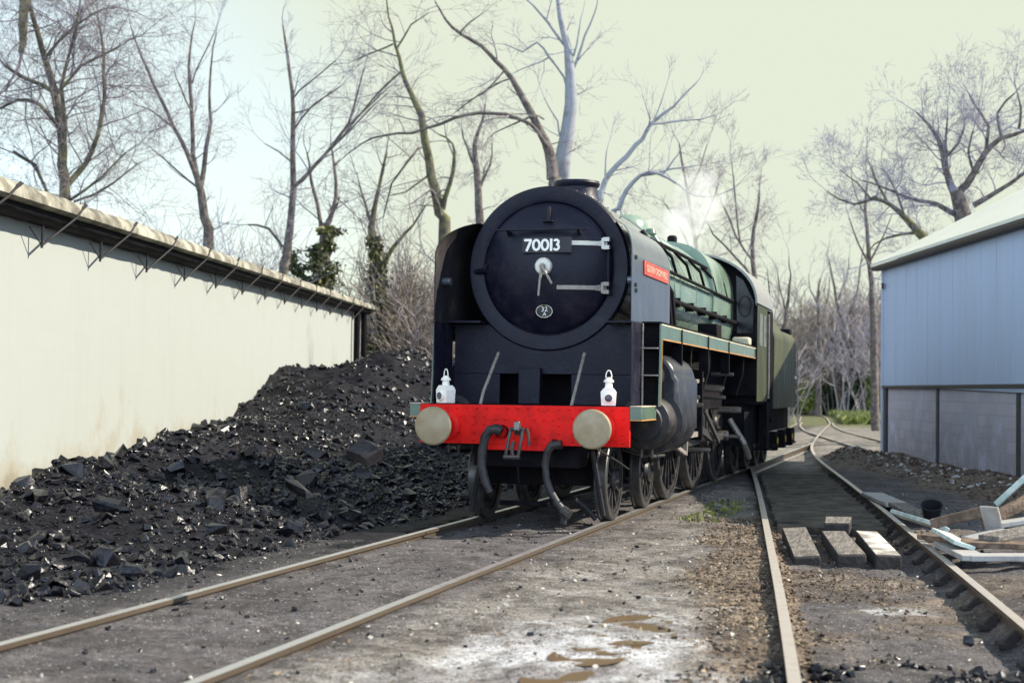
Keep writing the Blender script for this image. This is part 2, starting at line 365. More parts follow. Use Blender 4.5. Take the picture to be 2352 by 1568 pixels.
# what lies on the ground where: cinders, wet mud paled by painted sky reflection, brown litter, coal, grass
def zones(x, y):
    n1 = fbm(x, y, 21, 4, .9); n2 = fbm(x, y, 22, 4, 2.5); n3 = fbm(x, y, 23, 5, .5)
    xb = track_x(TB, y)
    c_lit = 2.55 - .125*(y-1)                                     # centre line of the brown litter
    litter = np.exp(-((x-(c_lit-.12))/np.interp(y, (-8, -3, 2), (.50, .66, .80)))**2)*(1-sstep(1.5, 4, y))
    litter = sstep(.35, .75, litter+.6*n1+.3*n2)*(x < xb-.6)
    s_, t_ = shed_st(x, y); litter = np.maximum(litter, sstep(-2.3, -1.5, t_+.6*n1)*(s_ < 2)*(s_ > -30)*(x > xb+.9))
    litter = np.maximum(litter, .65*sstep(-.15, .35, n1+.5*n2)*(x > xb-.7)*(y < 4))
    pale = np.exp(-(((x-2.25)/.95)**2+((y+6.7)/2.3)**2))
    pale = sstep(.42, .85, pale+.65*n1+.35*n2)
    mid = sstep(.70, 1.25, x)*(1-sstep(xb-1.0, xb-.7, x))*(1-sstep(8, 14, y))   # paler grit right of the engine's rails
    mid = mid*sstep(-.5, .4, n1+.5)
    coal = sstep(.3, .7, 1.25*np.exp(-(((x-4.25)/1.3)**2+((y+7.7)/1.5)**2))+.5*n2+.3*n1)*(x > 3.3)
    left = 1-sstep(-1.15, -.75, x+.3*n1)
    coal = np.maximum(coal, left*.92*sstep(-8.5, -5.5, y+1.5*n1)*(1-sstep(60, 70, y)))
    far = sstep(12, 20, y)*(x > -2)
    grass = sstep(.35, .6, sstep(45, 60, y)*.8+.6*n3 + .55*np.exp(-(((x-1.6)/.35)**2+((y-3.5)/1.2)**2))*(x > .9))
    wet2 = sstep(.45, .8, np.exp(-(((x-3.95)/.35)**2+((y+3.8)/.35)**2))+.5*n2)
    return np.stack([litter, np.maximum(pale, wet2*.8), np.maximum(mid*.75, far), coal], -1), grass
Z, G = zones(GX.ravel(), GY.ravel())
ca = ground.data.color_attributes.new('litter', 'FLOAT_COLOR', 'POINT'); ca.data.foreach_set('color', np.ascontiguousarray(Z, np.float32).ravel())
c2 = ground.data.color_attributes.new('green', 'FLOAT_COLOR', 'POINT'); c2.data.foreach_set('color', np.repeat(np.float32(G)[:, None], 4, 1).ravel())
def gnoise(sc, det=6, rough=.6):
    a = n_.new('ShaderNodeTexNoise'); a.inputs['Scale'].default_value = sc; a.inputs['Detail'].default_value = det; a.inputs['Roughness'].default_value = rough
    L_.new(gco.outputs['Object'], a.inputs['Vector']); return a.outputs['Fac']
gco = n_.new('ShaderNodeTexCoord')
def ramp(f, a, ca_, b, cb):
    r = n_.new('ShaderNodeValToRGB'); e = r.color_ramp.elements; e[0].position = a; e[1].position = b; e[0].color = (*ca_, 1); e[1].color = (*cb, 1)
    L_.new(f, r.inputs[0]); return r.outputs[0]
def gmix(f, A, B):
    m = n_.new('ShaderNodeMix'); m.data_type = 'RGBA'; L_.new(f, m.inputs['Factor']); L_.new(A, m.inputs['A']); L_.new(B, m.inputs['B']); return m.outputs['Result']
f1, f2, f3 = gnoise(2.2), gnoise(16, 8, .7), gnoise(60, 4, .7)
def gm2(a, b):
    m = n_.new('ShaderNodeMath'); m.operation = 'MULTIPLY_ADD'; L_.new(a, m.inputs[0]); m.inputs[1].default_value = .5; 
    h = n_.new('ShaderNodeMath'); h.operation = 'MULTIPLY'; L_.new(b, h.inputs[0]); h.inputs[1].default_value = .5; L_.new(h.outputs[0], m.inputs[2]); return m.outputs[0]
fd = gm2(gm2(f2, gnoise(5, 6, .7)), f3)
def speckle(c, scale, lo, hi, dark, light):
    v = n_.new('ShaderNodeTexVoronoi'); v.inputs['Scale'].default_value = scale; L_.new(gco.outputs['Object'], v.inputs['Vector'])
    sc_ = n_.new('ShaderNodeSeparateColor'); L_.new(v.outputs['Color'], sc_.inputs[0])
    for ch, a0, a1, col in ((0, 1-hi, 1-hi+.03, light), (1, 1-lo, 1-lo+.03, dark)):
        mr = n_.new('ShaderNodeMapRange'); mr.inputs[1].default_value = a0; mr.inputs[2].default_value = a1; L_.new(sc_.outputs[ch], mr.inputs[0])
        inn = n_.new('ShaderNodeMapRange'); inn.inputs[1].default_value = .38; inn.inputs[2].default_value = .30; L_.new(v.outputs['Distance'], inn.inputs[0])
        mu = n_.new('ShaderNodeMath'); mu.operation = 'MULTIPLY'; L_.new(mr.outputs[0], mu.inputs[0]); L_.new(inn.outputs[0], mu.inputs[1])
        m = n_.new('ShaderNodeMix'); m.data_type = 'RGBA'; L_.new(mu.outputs[0], m.inputs['Factor']); L_.new(c, m.inputs['A']); m.inputs['B'].default_value = (*col, 1); c = m.outputs['Result']
    return c
cinder = ramp(fd, .40, (.016, .0148, .018), .59, (.165, .15, .15))
palec = ramp(fd, .42, (.16, .145, .13), .54, (.74, .745, .75))  # wet mud whitened, the sky's reflection painted into its colour
litc = ramp(fd, .42, (.035, .024, .017), .59, (.34, .255, .17))
grit = ramp(fd, .42, (.05, .046, .042), .58, (.42, .385, .33))
coalc = ramp(fd, .42, (.010, .010, .013), .62, (.032, .030, .034))
grassc = ramp(fd, .35, (.05, .06, .015), .65, (.17, .18, .045))
at = n_.new('ShaderNodeVertexColor'); at.layer_name = 'litter'; se = n_.new('ShaderNodeSeparateColor'); L_.new(at.outputs['Color'], se.inputs[0])
at2 = n_.new('ShaderNodeVertexColor'); at2.layer_name = 'green'
c = gmix(se.outputs[2], cinder, grit); c = gmix(se.outputs[0], c, litc); c = gmix(se.outputs[1], c, palec)
c = gmix(at.outputs['Alpha'], c, coalc); c = gmix(at2.outputs['Alpha'], c, grassc)
def patches(c, sc, a0, a1, col, amt):
    r = n_.new('ShaderNodeMapRange'); r.inputs[1].default_value = a0; r.inputs[2].default_value = a1; r.inputs[4].default_value = amt; L_.new(gnoise(sc, 7, .68), r.inputs[0])
    m = n_.new('ShaderNodeMix'); m.data_type = 'RGBA'; m.blend_type = 'MULTIPLY'; L_.new(r.outputs[0], m.inputs['Factor']); L_.new(c, m.inputs['A']); m.inputs['B'].default_value = (*col, 1); return m.outputs['Result']
c = patches(c, 1.1, .46, .60, (.50, .47, .46), 1.0); c = patches(c, 3.7, .50, .62, (.52, .48, .44), .9); c = patches(c, 9, .52, .66, (.40, .37, .34), .9)
c = speckle(c, 34, .16, .10, (.02, .019, .02), (.33, .31, .27)); c = speckle(c, 75, .18, .12, (.02, .019, .021), (.36, .33, .29))
L_.new(c, b_.inputs['Base Color'])
mrg = n_.new('ShaderNodeMapRange'); mrg.inputs[3].default_value = .85; mrg.inputs[4].default_value = .25; L_.new(se.outputs[1], mrg.inputs[0]); L_.new(mrg.outputs[0], b_.inputs['Roughness'])
bpn = n_.new('ShaderNodeBump'); bpn.inputs['Strength'].default_value = .9; bpn.inputs['Distance'].default_value = .03; L_.new(fd, bpn.inputs['Height']); L_.new(bpn.outputs[0], b_.inputs['Normal'])
def gz(x, y): return float(ground_z(np.array([x], float), np.array([y], float))[0])

# puddles: level water lying in the hollows of the pale mud, the shore is where the ground rises out of it
pud = bpy.data.materials.new('muddy_water'); pud.use_nodes = True; pb = pud.node_tree.nodes['Principled BSDF']
pb.inputs['Base Color'].default_value = (.13, .09, .045, 1); pb.inputs['Roughness'].default_value = .3
for (px, py, rx, ry) in ((1440, 1458, .30, .42), (1310, 1548, .26, .40), (1465, 1425, .22, .3), (1350, 1505, .22, .3), (1395, 1485, .2, .3)):
    p = atz(px, py, -.05); n = 24
    A = np.linspace(0, 2*pi, n, endpoint=False); X = p[0]+rx*np.cos(A); Y = p[1]+ry*np.sin(A)
    gx_, gy_ = np.meshgrid(np.linspace(-.8, .8, 9)*rx+p[0], np.linspace(-.8, .8, 9)*ry+p[1]); zz = float(np.quantile(ground_z(gx_, gy_), .34))
    m = MB(); m.add([(X[i], Y[i], zz) for i in range(n)], [tuple(range(n))]); struct(m.build('puddle', pud, smooth=0))

# ------------------------------------------------------------------ lumps: many angular stones in one go
import bmesh
def hull(P):
    bm = bmesh.new()
    for p in P: bm.verts.new(p)
    bmesh.ops.convex_hull(bm, input=bm.verts); bmesh.ops.triangulate(bm, faces=bm.faces)
    bmesh.ops.delete(bm, geom=[v for v in bm.verts if not v.link_faces], context='VERTS')
    bm.verts.index_update(); V = np.array([v.co[:] for v in bm.verts]); F = np.array([[v.index for v in f.verts] for f in bm.faces]); bm.free(); return V, F
def lump_templates(k, seed, boxy=.5):
    r = np.random.default_rng(seed); T = []
    for i in range(k):
        n = int(r.integers(13, 24)); p = r.random((n, 3))*2-1
        if r.random() < boxy: p = np.sign(p)*np.abs(p)**.45*(1-.22*r.random((n, 3)))
        else: p /= np.linalg.norm(p, axis=1, keepdims=True)/(.8+.35*r.random((n, 1)))
        p[:, 0] += .3*p[:, 2]*(r.random()-.5); T.append(hull(p*.6))
    return T
def lumps(name, P, size, mat, seed=1, flat=.7, boxy=.5, parent=None):
    """P (n,3) centres; size (n,)"""
    NT = 20; T = lump_templates(NT, seed, boxy); r = np.random.default_rng(seed+1); n = len(P); which = r.integers(0, NT, n)
    sc = size[:, None]*np.stack([.7+.9*r.random(n), .6+.6*r.random(n), flat*(.5+.7*r.random(n))], -1)*.5
    def rot(ax, a):
        c_, s_ = np.cos(a), np.sin(a); R = np.zeros((n, 3, 3)); i, j = [(1, 2), (0, 2), (0, 1)][ax]; R[:, ax, ax] = 1
        R[:, i, i] = c_; R[:, j, j] = c_; R[:, i, j] = -s_; R[:, j, i] = s_; return R
    R = rot(2, r.random(n)*2*pi) @ rot(0, (r.random(n)-.5)*1.5) @ rot(1, (r.random(n)-.5)*1.5)
    VV, FF, o = [], [], 0
    for k in range(NT):
        m = np.nonzero(which == k)[0]
        if not len(m): continue
        tv, tf = T[k]; V = tv[None]*sc[m][:, None]; V = np.einsum('nij,nkj->nki', R[m], V)+P[m][:, None]
        VV.append(V.reshape(-1, 3)); FF.append((tf[None]+(o+np.arange(len(m))*len(tv))[:, None, None]).reshape(-1, 3)); o += len(m)*len(tv)
    return raw_mesh(name, np.concatenate(VV), np.concatenate(FF), mat, parent, 0, 3)

# ------------------------------------------------------------------ coal heap against the white wall
Hs = [(-9, 0), (-6.2, .08), (-4.3, .20), (-2.8, .44), (-1.5, .64), (.3, .72), (2.0, .84), (3.5, .56), (4.5, .54), (6.3, .84), (8.5, 1.00), (11, 1.18), (13.5, 1.46), (16.5, 1.86), (22, 2.14), (28, 2.06), (33, 1.85), (38, 1.5), (44, 0)]
Ws = [(-9, 1.2), (-7, 2.5), (-6, 3.1), (-4.6, 3.3), (-3.5, 3.6), (-1, 4.1), (.4, 4.7), (4, 5.2), (8, 5.9), (14, 7.4), (20, 8.6), (30, 10.5), (44, 11)]
def heap_h(s, t):
    H = np.interp(s, *zip(*Hs)); Wd = np.interp(s, *zip(*Ws)); u = t/Wd
    n = fbm(s, t, 31, 4, .55)
    prof = np.where(u < .26, 1.0-(.26-u)*np.interp(s, (-8, 0, 6, 12), (3.4, 3.0, 1.4, .3)), np.clip(1-(u-.26)/.74, 0, 1)**1.15)
    toe = sstep(0, .25, 1-u)
    return H*prof*(1+.22*n) + toe*(.22*n*np.minimum(1, H) + .05*fbm(s, t, 33, 3, 3.0))
ss = np.arange(-8.5, 44, .16); tt = np.concatenate([np.arange(-.02, 6, .12), np.arange(6, 11.5, .25)])
SS, TT = np.meshgrid(ss, tt); HZ = heap_h(SS, TT)-.06
HP = W0[None, None] + SS[..., None]*HD + TT[..., None]*NR; HP[..., 2] = HZ
ok = (HP[..., 0] < -.98) 
HP[..., 2] = np.where(ok, HP[..., 2], -.3)
a, b2 = SS.shape; ii = np.arange(a*b2).reshape(a, b2)
HQ = np.stack([ii[:-1, :-1], ii[1:, :-1], ii[1:, 1:], ii[:-1, 1:]], -1).reshape(-1, 4)
heap = raw_mesh('coal_heap', HP.reshape(-1, 3), HQ, coal_dust, smooth=60)
tag(heap, 'long black heap of loose coal piled against the white wall', 'coal heap')
def scatter_heap(n, smin, smax, s0, s1, seed, pw=2.0, tpow=1.0):
    r = np.random.default_rng(seed); S = s0+(s1-s0)*r.random(n); Wd = np.interp(S, *zip(*Ws)); T = Wd*(r.random(n)**tpow)*1.02
    P = W0 + S[:, None]*HD + T[:, None]*NR; z = heap_h(S, T)-.06; size = smin+(smax-smin)*r.random(n)**pw
    g = ground_z(P[:, 0], P[:, 1]); P[:, 2] = np.maximum(z, g)+size*.10
    k = (P[:, 0] < -1.12-size*.5) & (r.random(n) < np.clip(.8+1.5*fbm(S, T, 77, 3, .7), .40, 1)); return P[k], size[k]
P1, z1 = scatter_heap(17000, .035, .22, -7.5, 12, 41, 3.0)
P2, z2 = scatter_heap(11000, .06, .28, 10, 42, 42, 2.2)
P3, z3 = scatter_heap(190, .18, .40, -6.0, 34, 43, 1.6)
P5, z5 = scatter_heap(150, .22, .46, -3.2, 9, 45, 1.3, 3.2)
P4, z4 = scatter_heap(26000, .018, .065, -8, 14, 44, 1.7)
stuff(lumps('coal_lumps', np.concatenate([P1, P2, P3, P4, P5]), np.concatenate([z1, z2, z3, z4, z5]), coal_m, 5, .85, .35), 'countless glossy black coal lumps covering the heap by the wall', 'coal')
# the big loose lumps that stand out
def one_lump(px, py, zh, size, label, mat=coal_m, name='coal_lump', group='large loose lumps of coal', sc=(1, .7, .45), rz=0.0, tilt=(0, 0), seed=0, cat='coal lump'):
    p = atz(px, py, zh); v, fi = lump_templates(1, 300+seed, 1.0)[0]; v = v*np.array(sc)*size*.42
    o = raw_mesh(name, v, fi, mat, None, 0, 3); o.location = p; o.rotation_euler = (tilt[0], tilt[1], rz)
    return tag(o, label, cat, group)
one_lump(835, 1210, .0, .22, 'small black coal lump lying alone just behind the polished rail', seed=1)
one_lump(708, 1222, .0, .17, 'smaller of two single lumps on the dusty ground behind the rail, left of the other', seed=2)
one_lump(310, 1308, .10, .42, 'flat topped coal slab at the near foot of the heap', seed=3, rz=.3)
one_lump(245, 1278, .16, .55, 'big blocky coal lump at the near foot, left of the flat slab', seed=4, rz=-.3, sc=(1, .7, .6))
one_lump(195, 1279, .16, .5, 'long dark coal slab tilted beside the big blocky lump', seed=5, rz=.2, sc=(1, .5, .3), tilt=(.2, .25))
one_lump(245, 1160, .45, .5, 'pale faced coal block halfway up the near end of the heap', seed=6, rz=.5, sc=(1, .6, .5), tilt=(.3, .25))
one_lump(838, 1038, 1.0, .55, 'large grey tabular coal block lying high on the heap near the buffer', seed=7, rz=-.4, sc=(1, .8, .4), tilt=(.4, .3))
one_lump(690, 1125, .42, .75, 'longest dark coal slab in the middle of the lower heap', seed=8, rz=-.4, sc=(1, .45, .3), tilt=(.1, .35))
one_lump(170, 1088, .52, .62, 'squared coal block on the skyline at the left end of the heap', seed=9, rz=.2, sc=(.9, .7, .8))
one_lump(238, 1062, .60, .55, 'upright coal block on the skyline second from the left end', seed=10, rz=1.3, sc=(.8, .7, .9))
one_lump(500, 1215, .25, .42, 'rounded dark coal lump low on the near slope', seed=11, rz=.2, sc=(1, .7, .6))
one_lump(2225, 1470, .0, .20, 'round black coal lump between the right hand rails', seed=12, sc=(1, .9, .8))

# loose stones, crumbs, leaves over the yard
def scatter(n, x0, x1, y0, y1, seed, keep):
    r = np.random.default_rng(seed); x = x0+(x1-x0)*r.random(n); y = y0+(y1-y0)*r.random(n)**1.0
    Zz, g = zones(x, y); k = r.random(n) < keep(x, y, Zz, g)
    x, y = x[k], y[k]; onr = (np.abs(np.abs(x)-.7535) < .05) | (np.abs(np.abs(x-track_x(TB, y))-.7535) < .05)
    x, y = x[~onr], y[~onr]; return np.stack([x, y, ground_z(x, y)], -1)
P = scatter(11000, -4, 6.2, -10.5, 8, 51, lambda x, y, Z, g: .10+.5*Z[:, 2]+.35*Z[:, 0]-.06*(x < .7)); sz = .012+.05*nrg.random(len(P))**3.2
P[:, 2] += sz*.1
stuff(lumps('loose_stones', P, sz, stone_m, 8, .6), 'scattered pale pebbles and chips over the yard ground', 'stones')
P = scatter(9000, -5, 6.2, -10.5, 6, 52, lambda x, y, Z, g: .25+.7*Z[:, 3]+.2*(x < .7)); sz = .012+.06*nrg.random(len(P))**3.5
P[:, 2] += sz*.1
stuff(lumps('coal_crumbs', P, sz, coal_m, 9, .7), 'dark coal crumbs and cinders strewn over the ground', 'coal crumbs')
P = scatter(2600, 3.2, 5.8, -9, -5.6, 54, lambda x, y, Z, g: Z[:, 3]); sz = .03+.12*nrg.random(len(P))**2.5; P[:, 2] += sz*.1
stuff(lumps('spilt_coal', P, sz, coal_m, 10, .7), 'spilt small coal between the rails in the near right corner', 'coal')
P = scatter(22000, .9, 4, -10, 3, 53, lambda x, y, Z, g: 1.0*Z[:, 0]+.04); n = len(P)
r_ = np.random.default_rng(55); sz = .012+.035*r_.random(n)**2
def leaf_quads(P, sz, seed, lift=.3):
    r = np.random.default_rng(seed); n = len(P); a = r.normal(size=(n, 3)); a[:, 2] *= lift; a /= np.linalg.norm(a, axis=1, keepdims=True)
    b = np.cross(a, r.normal(size=(n, 3))); b /= np.linalg.norm(b, axis=1, keepdims=True)
    V = np.stack([P-a*sz[:, None], P-b*sz[:, None]*.5, P+a*sz[:, None], P+b*sz[:, None]*.5], 1)
    return V.reshape(-1, 3), np.arange(n*4).reshape(-1, 4)
P[:, 2] += sz*.4
sz = .008+.018*r_.random(n)**2
V, F = leaf_quads(P, sz, 56); stuff(raw_mesh('leaf_litter', V, F, leaf_m), 'brown dead leaves and bark litter between the two tracks', 'leaf litter')
P = scatter(15000, .8, 4.2, -10, 3, 57, lambda x, y, Z, g: .9*Z[:, 0]); sz = .012+.06*nrg.random(len(P))**2.6; P[:, 2] += sz*.08
stuff(lumps('soil_clods', P, sz, earth_m, 14, .55, .2), 'brown crumbly soil and bark clods between the two tracks', 'soil')
#PART2

# ------------------------------------------------------------------ white building on the left
def block_mat(name, col, col2, mort, bw, bh, stain=None, bump=.04):
    m = bpy.data.materials.new(name); m.use_nodes = True; t = m.node_tree; n = t.nodes; L = t.links; b = n['Principled BSDF']; b.inputs['Roughness'].default_value = .8
    co = n.new('ShaderNodeTexCoord'); dt = n.new('ShaderNodeVectorMath'); dt.operation = 'DOT_PRODUCT'; dt.inputs[1].default_value = tuple(HD)
    L.new(co.outputs['Object'], dt.inputs[0]); sx = n.new('ShaderNodeSeparateXYZ'); L.new(co.outputs['Object'], sx.inputs[0])
    cx = n.new('ShaderNodeCombineXYZ'); L.new(dt.outputs['Value'], cx.inputs[0]); L.new(sx.outputs['Z'], cx.inputs[1])
    br = n.new('ShaderNodeTexBrick'); br.inputs['Scale'].default_value = 1; br.inputs['Brick Width'].default_value = bw; br.inputs['Row Height'].default_value = bh
    br.inputs['Mortar Size'].default_value = .012; br.inputs['Color1'].default_value = (*col, 1); br.inputs['Color2'].default_value = (*col2, 1); br.inputs['Mortar'].default_value = (*mort, 1)
    br.inputs['Mortar Smooth'].default_value = .4; L.new(cx.outputs[0], br.inputs['Vector'])
    c = br.outputs['Color']
    ns = n.new('ShaderNodeTexNoise'); ns.inputs['Scale'].default_value = 1.1; ns.inputs['Detail'].default_value = 8; ns.inputs['Roughness'].default_value = .65; L.new(co.outputs['Object'], ns.inputs['Vector'])
    def mixc(f, A, B):
        mx = n.new('ShaderNodeMix'); mx.data_type = 'RGBA'; L.new(f, mx.inputs['Factor']); L.new(A, mx.inputs['A']); mx.inputs['B'].default_value = (*B, 1); return mx.outputs['Result']
    for (c_, zlo, zhi, amt, off) in (stain or []):
        mr = n.new('ShaderNodeMapRange'); mr.inputs[1].default_value = zlo; mr.inputs[2].default_value = zhi; mr.inputs[3].default_value = amt; mr.inputs[4].default_value = 0; L.new(sx.outputs['Z'], mr.inputs[0])
        mu = n.new('ShaderNodeMath'); mu.operation = 'ADD'; L.new(mr.outputs[0], mu.inputs[0]); L.new(ns.outputs['Fac'], mu.inputs[1])
        st = n.new('ShaderNodeMapRange'); st.inputs[1].default_value = off; st.inputs[2].default_value = off+.22; L.new(mu.outputs[0], st.inputs[0])
        c = mixc(st.outputs[0], c, c_)
    mp = n.new('ShaderNodeMapping'); mp.inputs['Scale'].default_value = (2.2, 2.2, .16); L.new(co.outputs['Object'], mp.inputs[0])
    n2 = n.new('ShaderNodeTexNoise'); n2.inputs['Scale'].default_value = 1.6; n2.inputs['Detail'].default_value = 7; n2.inputs['Roughness'].default_value = .7; L.new(mp.outputs[0], n2.inputs['Vector'])
    r2_ = n.new('ShaderNodeMapRange'); r2_.inputs[1].default_value = .52; r2_.inputs[2].default_value = .72; r2_.inputs[4].default_value = .22; L.new(n2.outputs['Fac'], r2_.inputs[0])
    mz = n.new('ShaderNodeMix'); mz.data_type = 'RGBA'; mz.blend_type = 'MULTIPLY'; L.new(r2_.outputs[0], mz.inputs['Factor']); L.new(c, mz.inputs['A']); mz.inputs['B'].default_value = (.80, .79, .78, 1); c = mz.outputs['Result']
    L.new(c, b.inputs['Base Color'])
    bp = n.new('ShaderNodeBump'); bp.inputs['Strength'].default_value = bump; bp.inputs['Distance'].default_value = .01; bp.invert = True; L.new(br.outputs['Fac'], bp.inputs['Height']); L.new(bp.outputs[0], b.inputs['Normal'])
    return m
wall_m = block_mat('whitewashed_block', (.325, .345, .32), (.32, .34, .315), (.32, .34, .315), .46, .23, [((.27, .245, .18), .0, 1.9, .55, .82), ((.17, .16, .135), -.1, 1.25, .55, .88)])
blk_m = block_mat('grey_block', (.45, .42, .445), (.52, .485, .51), (.40, .37, .395), .44, .22, [((.25, .225, .235), -.2, 1.9, .30, .62), ((.62, .61, .70), .2, 2.6, .12, .60)], .25)
bl = thing('white_building', 'long low whitewashed building with overhanging eave behind the coal heap', 'building', wl(10, -3, 0))
WS = .0155
def wall_box(s0, s1, t0, t1, za, zb, slope=0.0, f=wl):
    P = [f(s, t, z + slope*s*(z > .5)) for z in (za, zb) for s, t in ((s0, t0), (s1, t0), (s1, t1), (s0, t1))]
    return MB().add(P, [(0,3,2,1),(4,5,6,7),(0,1,5,4),(1,2,6,5),(2,3,7,6),(3,0,4,7)])
wall_box(-6.5, 28.6, -.24, 0, -.4, 3.44, WS).build('wall', wall_m, bl, 0)
wall_box(28.36, 28.58, -4.5, -.25, -.4, 3.42, WS).build('wall', wall_m, bl, 0)
wall_box(-6.5, -6.28, -4.5, -.25, -.4, 3.42, WS).build('wall', wall_m, bl, 0)
wall_box(-6.5, 28.6, -4.74, -4.5, -.4, 3.40, WS).build('wall', wall_m, bl, 0)
rows = []
for s in np.arange(-7, 31.01, .22):
    j = lambda a: (rng.random()-.5)*a
    z0 = WS*s; c_ = .012*sin(s*2*pi/.15*1.0)
    rows.append([wl(s, t, z+z0) for t, z in ((-.1, 3.445), (.33, 3.445), (.40+j(.01), 3.475), (.385+j(.01), 3.56+j(.008)), (.30+j(.015), 3.65+j(.02)), (.16, 3.675+j(.02)), (-.6, 3.76), (-2.4, 3.98), (-4.9, 3.6))])
m = MB(); m.strip(rows); rf = m.build('roof', eaves_m, bl, 50)
mm = MB(); R_ = np.random.default_rng(4)
rows = [[wl(s, t, z+WS*s+(R_.random()-.5)*w_) for t, z, w_ in ((.03, 3.44, 0), (.28, 3.44, 0), (.29, 3.385, .008), (.24, 3.335, .02), (.10, 3.315, .025), (.03, 3.32, .02))] for s in np.arange(-6.8, 30.4, .25)]
mm.strip(rows).build('gutter', dull, bl, 60)
for k in range(-1, 13):
    s = .37+2.2*k; z0 = WS*s; b = MB()
    b.tube([wl(s, .16, 3.30+z0), wl(s, .15, 3.03+z0)], .016, 6)
    b.tube([wl(s, .15, 3.06+z0), wl(s+.42, .42, 3.44+z0), wl(s+.92, .36, 3.66+z0)], .015, 6)
    b.tube([wl(s+.42, .42, 3.46+z0), wl(s+1.04, .34, 3.665+z0)], .011, 6)
    b.tube([wl(s, .15, 3.06+z0), wl(s-.28, .10, 3.25+z0)], .008, 5)
    b.build('gutter_bracket', rusty, bl)
for s in (27.7, 29.3):
    MB().tube([wl(s, .16, -.2), wl(s, .16, 3.30+WS*s)], .10, 12).build('downpipe', dull, bl)
wall_box(28.62, 30.3, -.1, -.05, -.3, 3.42, WS).build('door_panel', wall_m, bl, 0)

# ------------------------------------------------------------------ grey sheeted shed on the right
sd_ = thing('grey_shed', 'blue grey sheeted shed over a grey block base with a pale pitched roof', 'shed', sh(-9, 4, 0)); SS_ = .0145
wall_box(-17, 0, 0, .10, 1.66, 4.52, SS_, sh).build('cladding', sheet_m, sd_, 0)
m = MB()
for s in np.arange(-16.6, -.2, .95): P = wall_box(s, s+.035, -.008, .002, 1.68, 4.50, SS_, sh); m.add(P.v, P.f)
m.build('sheet_joint', sheet_m, sd_, 0)
for a_, b_2 in ((-17, -15.3), (-15.3, -10.16), (-10.16, -4.95), (-4.95, -.38)): wall_box(a_+.075, b_2-.075, .045, .22, -.4, 1.60, 0, sh).build('block_panel', blk_m, sd_, 0)
for s in (-15.3, -10.16, -4.95): wall_box(s-.072, s+.072, .01, .22, -.4, 1.60, 0, sh).build('post', post_m, sd_, 0)
wall_box(-.37, -.16, .0, .22, -.4, 1.60, 0, sh).build('post', post_m, sd_, 0)
wall_box(-.155, .02, -.03, .2, -.3, 4.5, .0, sh).build('corner_trim', trim_m, sd_, 0)
wall_box(-17, -.16, -.05, .12, 1.603, 1.657, .0, sh).build('drip_flashing', eave_m, sd_, 0)
zr = 4.52
rows = [[sh(s, t, z+SS_*s) for t, z in ((-.24, zr-.01), (-.24, zr+.055), (4.7, zr+2.60), (9.64, zr+.055), (9.64, zr-.01), (4.7, zr+2.51), (-.24, zr-.01))] for s in (-17.3, .22)]
m = MB(); m.strip(rows); m.add(rows[1], [(0, 1, 2, 5), (2, 3, 4, 5)]); m.build('roof', roof_w, sd_, 0)
m = MB(); rows = [[sh(s, t, z+SS_*s) for t, z in ((-.22, zr-.015), (-.235, zr-.06), (-.21, zr-.11), (-.06, zr-.12), (-.02, zr-.03), (-.22, zr-.015))] for s in (-17.2, .18)]
m.strip(rows); m.add(rows[1], [(0, 1, 2, 3, 4)]); m.build('gutter', eave_m, sd_, 0)
wall_box(-.14, 0, .2, 9.4, -.3, 4.5, 0, sh).build('end_wall', sheet_m, sd_, 0)
wall_box(-17, -16.9, .2, 9.4, -.3, 4.2, 0, sh).build('end_wall', sheet_m, sd_, 0)
MB().add([sh(-.02, 0, 4.52), sh(-.02, 9.4, 4.52), sh(-.02, 4.7, 6.98)], [(0, 1, 2)]).build('gable', sheet_m, sd_, 0)
MB().box(*(0,.06,0,.10,0,.14)).build('wall_bracket', post_m, None, 0, .01).location = sh(-.33, -.10, 3.95)
o = bpy.data.objects['wall_bracket']; o.parent = sd_; o.matrix_parent_inverse = pinv(sd_)

# ------------------------------------------------------------------ the engine
E_ = thing('steam_locomotive', 'large green and black steam locomotive facing the camera with a red buffer beam', 'steam locomotive')
CZ = 2.835
# buffer beam with rivets
rv = MB().box(-1.1655, 1.1655, 0, .055, .86, 1.282)
def rivet(mb, x, z, y=0.0, r=.013): mb.lathe([(r, 0.001), (r*.95, -r*.45), (r*.55, -r*.85), (.001, -r)], (x, y, z), 'y', 8)
for x in np.arange(-1.09, 1.12, .115): rivet(rv, x, 1.245)
for x in (-.55, -.43, .40, .55, -1.10, 1.10, -.70):
    for z in np.arange(.90, 1.2, .085): rivet(rv, x, z)
for x in (-.30, -.2, -.09, .13, .24, .34):
    for z in (.93, 1.13): rivet(rv, x, z)
bb = rv.build('buffer_beam', red, E_, 40)
MB().prism([(-.42, .858), (.34, .858), (.30, .80), (-.38, .80)], .002, .05).build('beam_gusset', red, bb, 0)
for s in (-1, 1):
    b = MB().lathe([(.16, 0), (.16, -.03), (.115, -.05), (.105, -.26), (.09, -.27), (.075, -.275), (.075, -.40)], (s*.864, 0, 1.054), 'y', 28).build('buffer', red, E_)
    MB().lathe([(.05, -.385), (.17, -.405), (.205, -.425), (.205, -.437), (.19, -.452), (.12, -.464), (.001, -.470)], (s*.864, 0, 1.054), 'y', 48).build('buffer_head', buffer_m, b, 30)
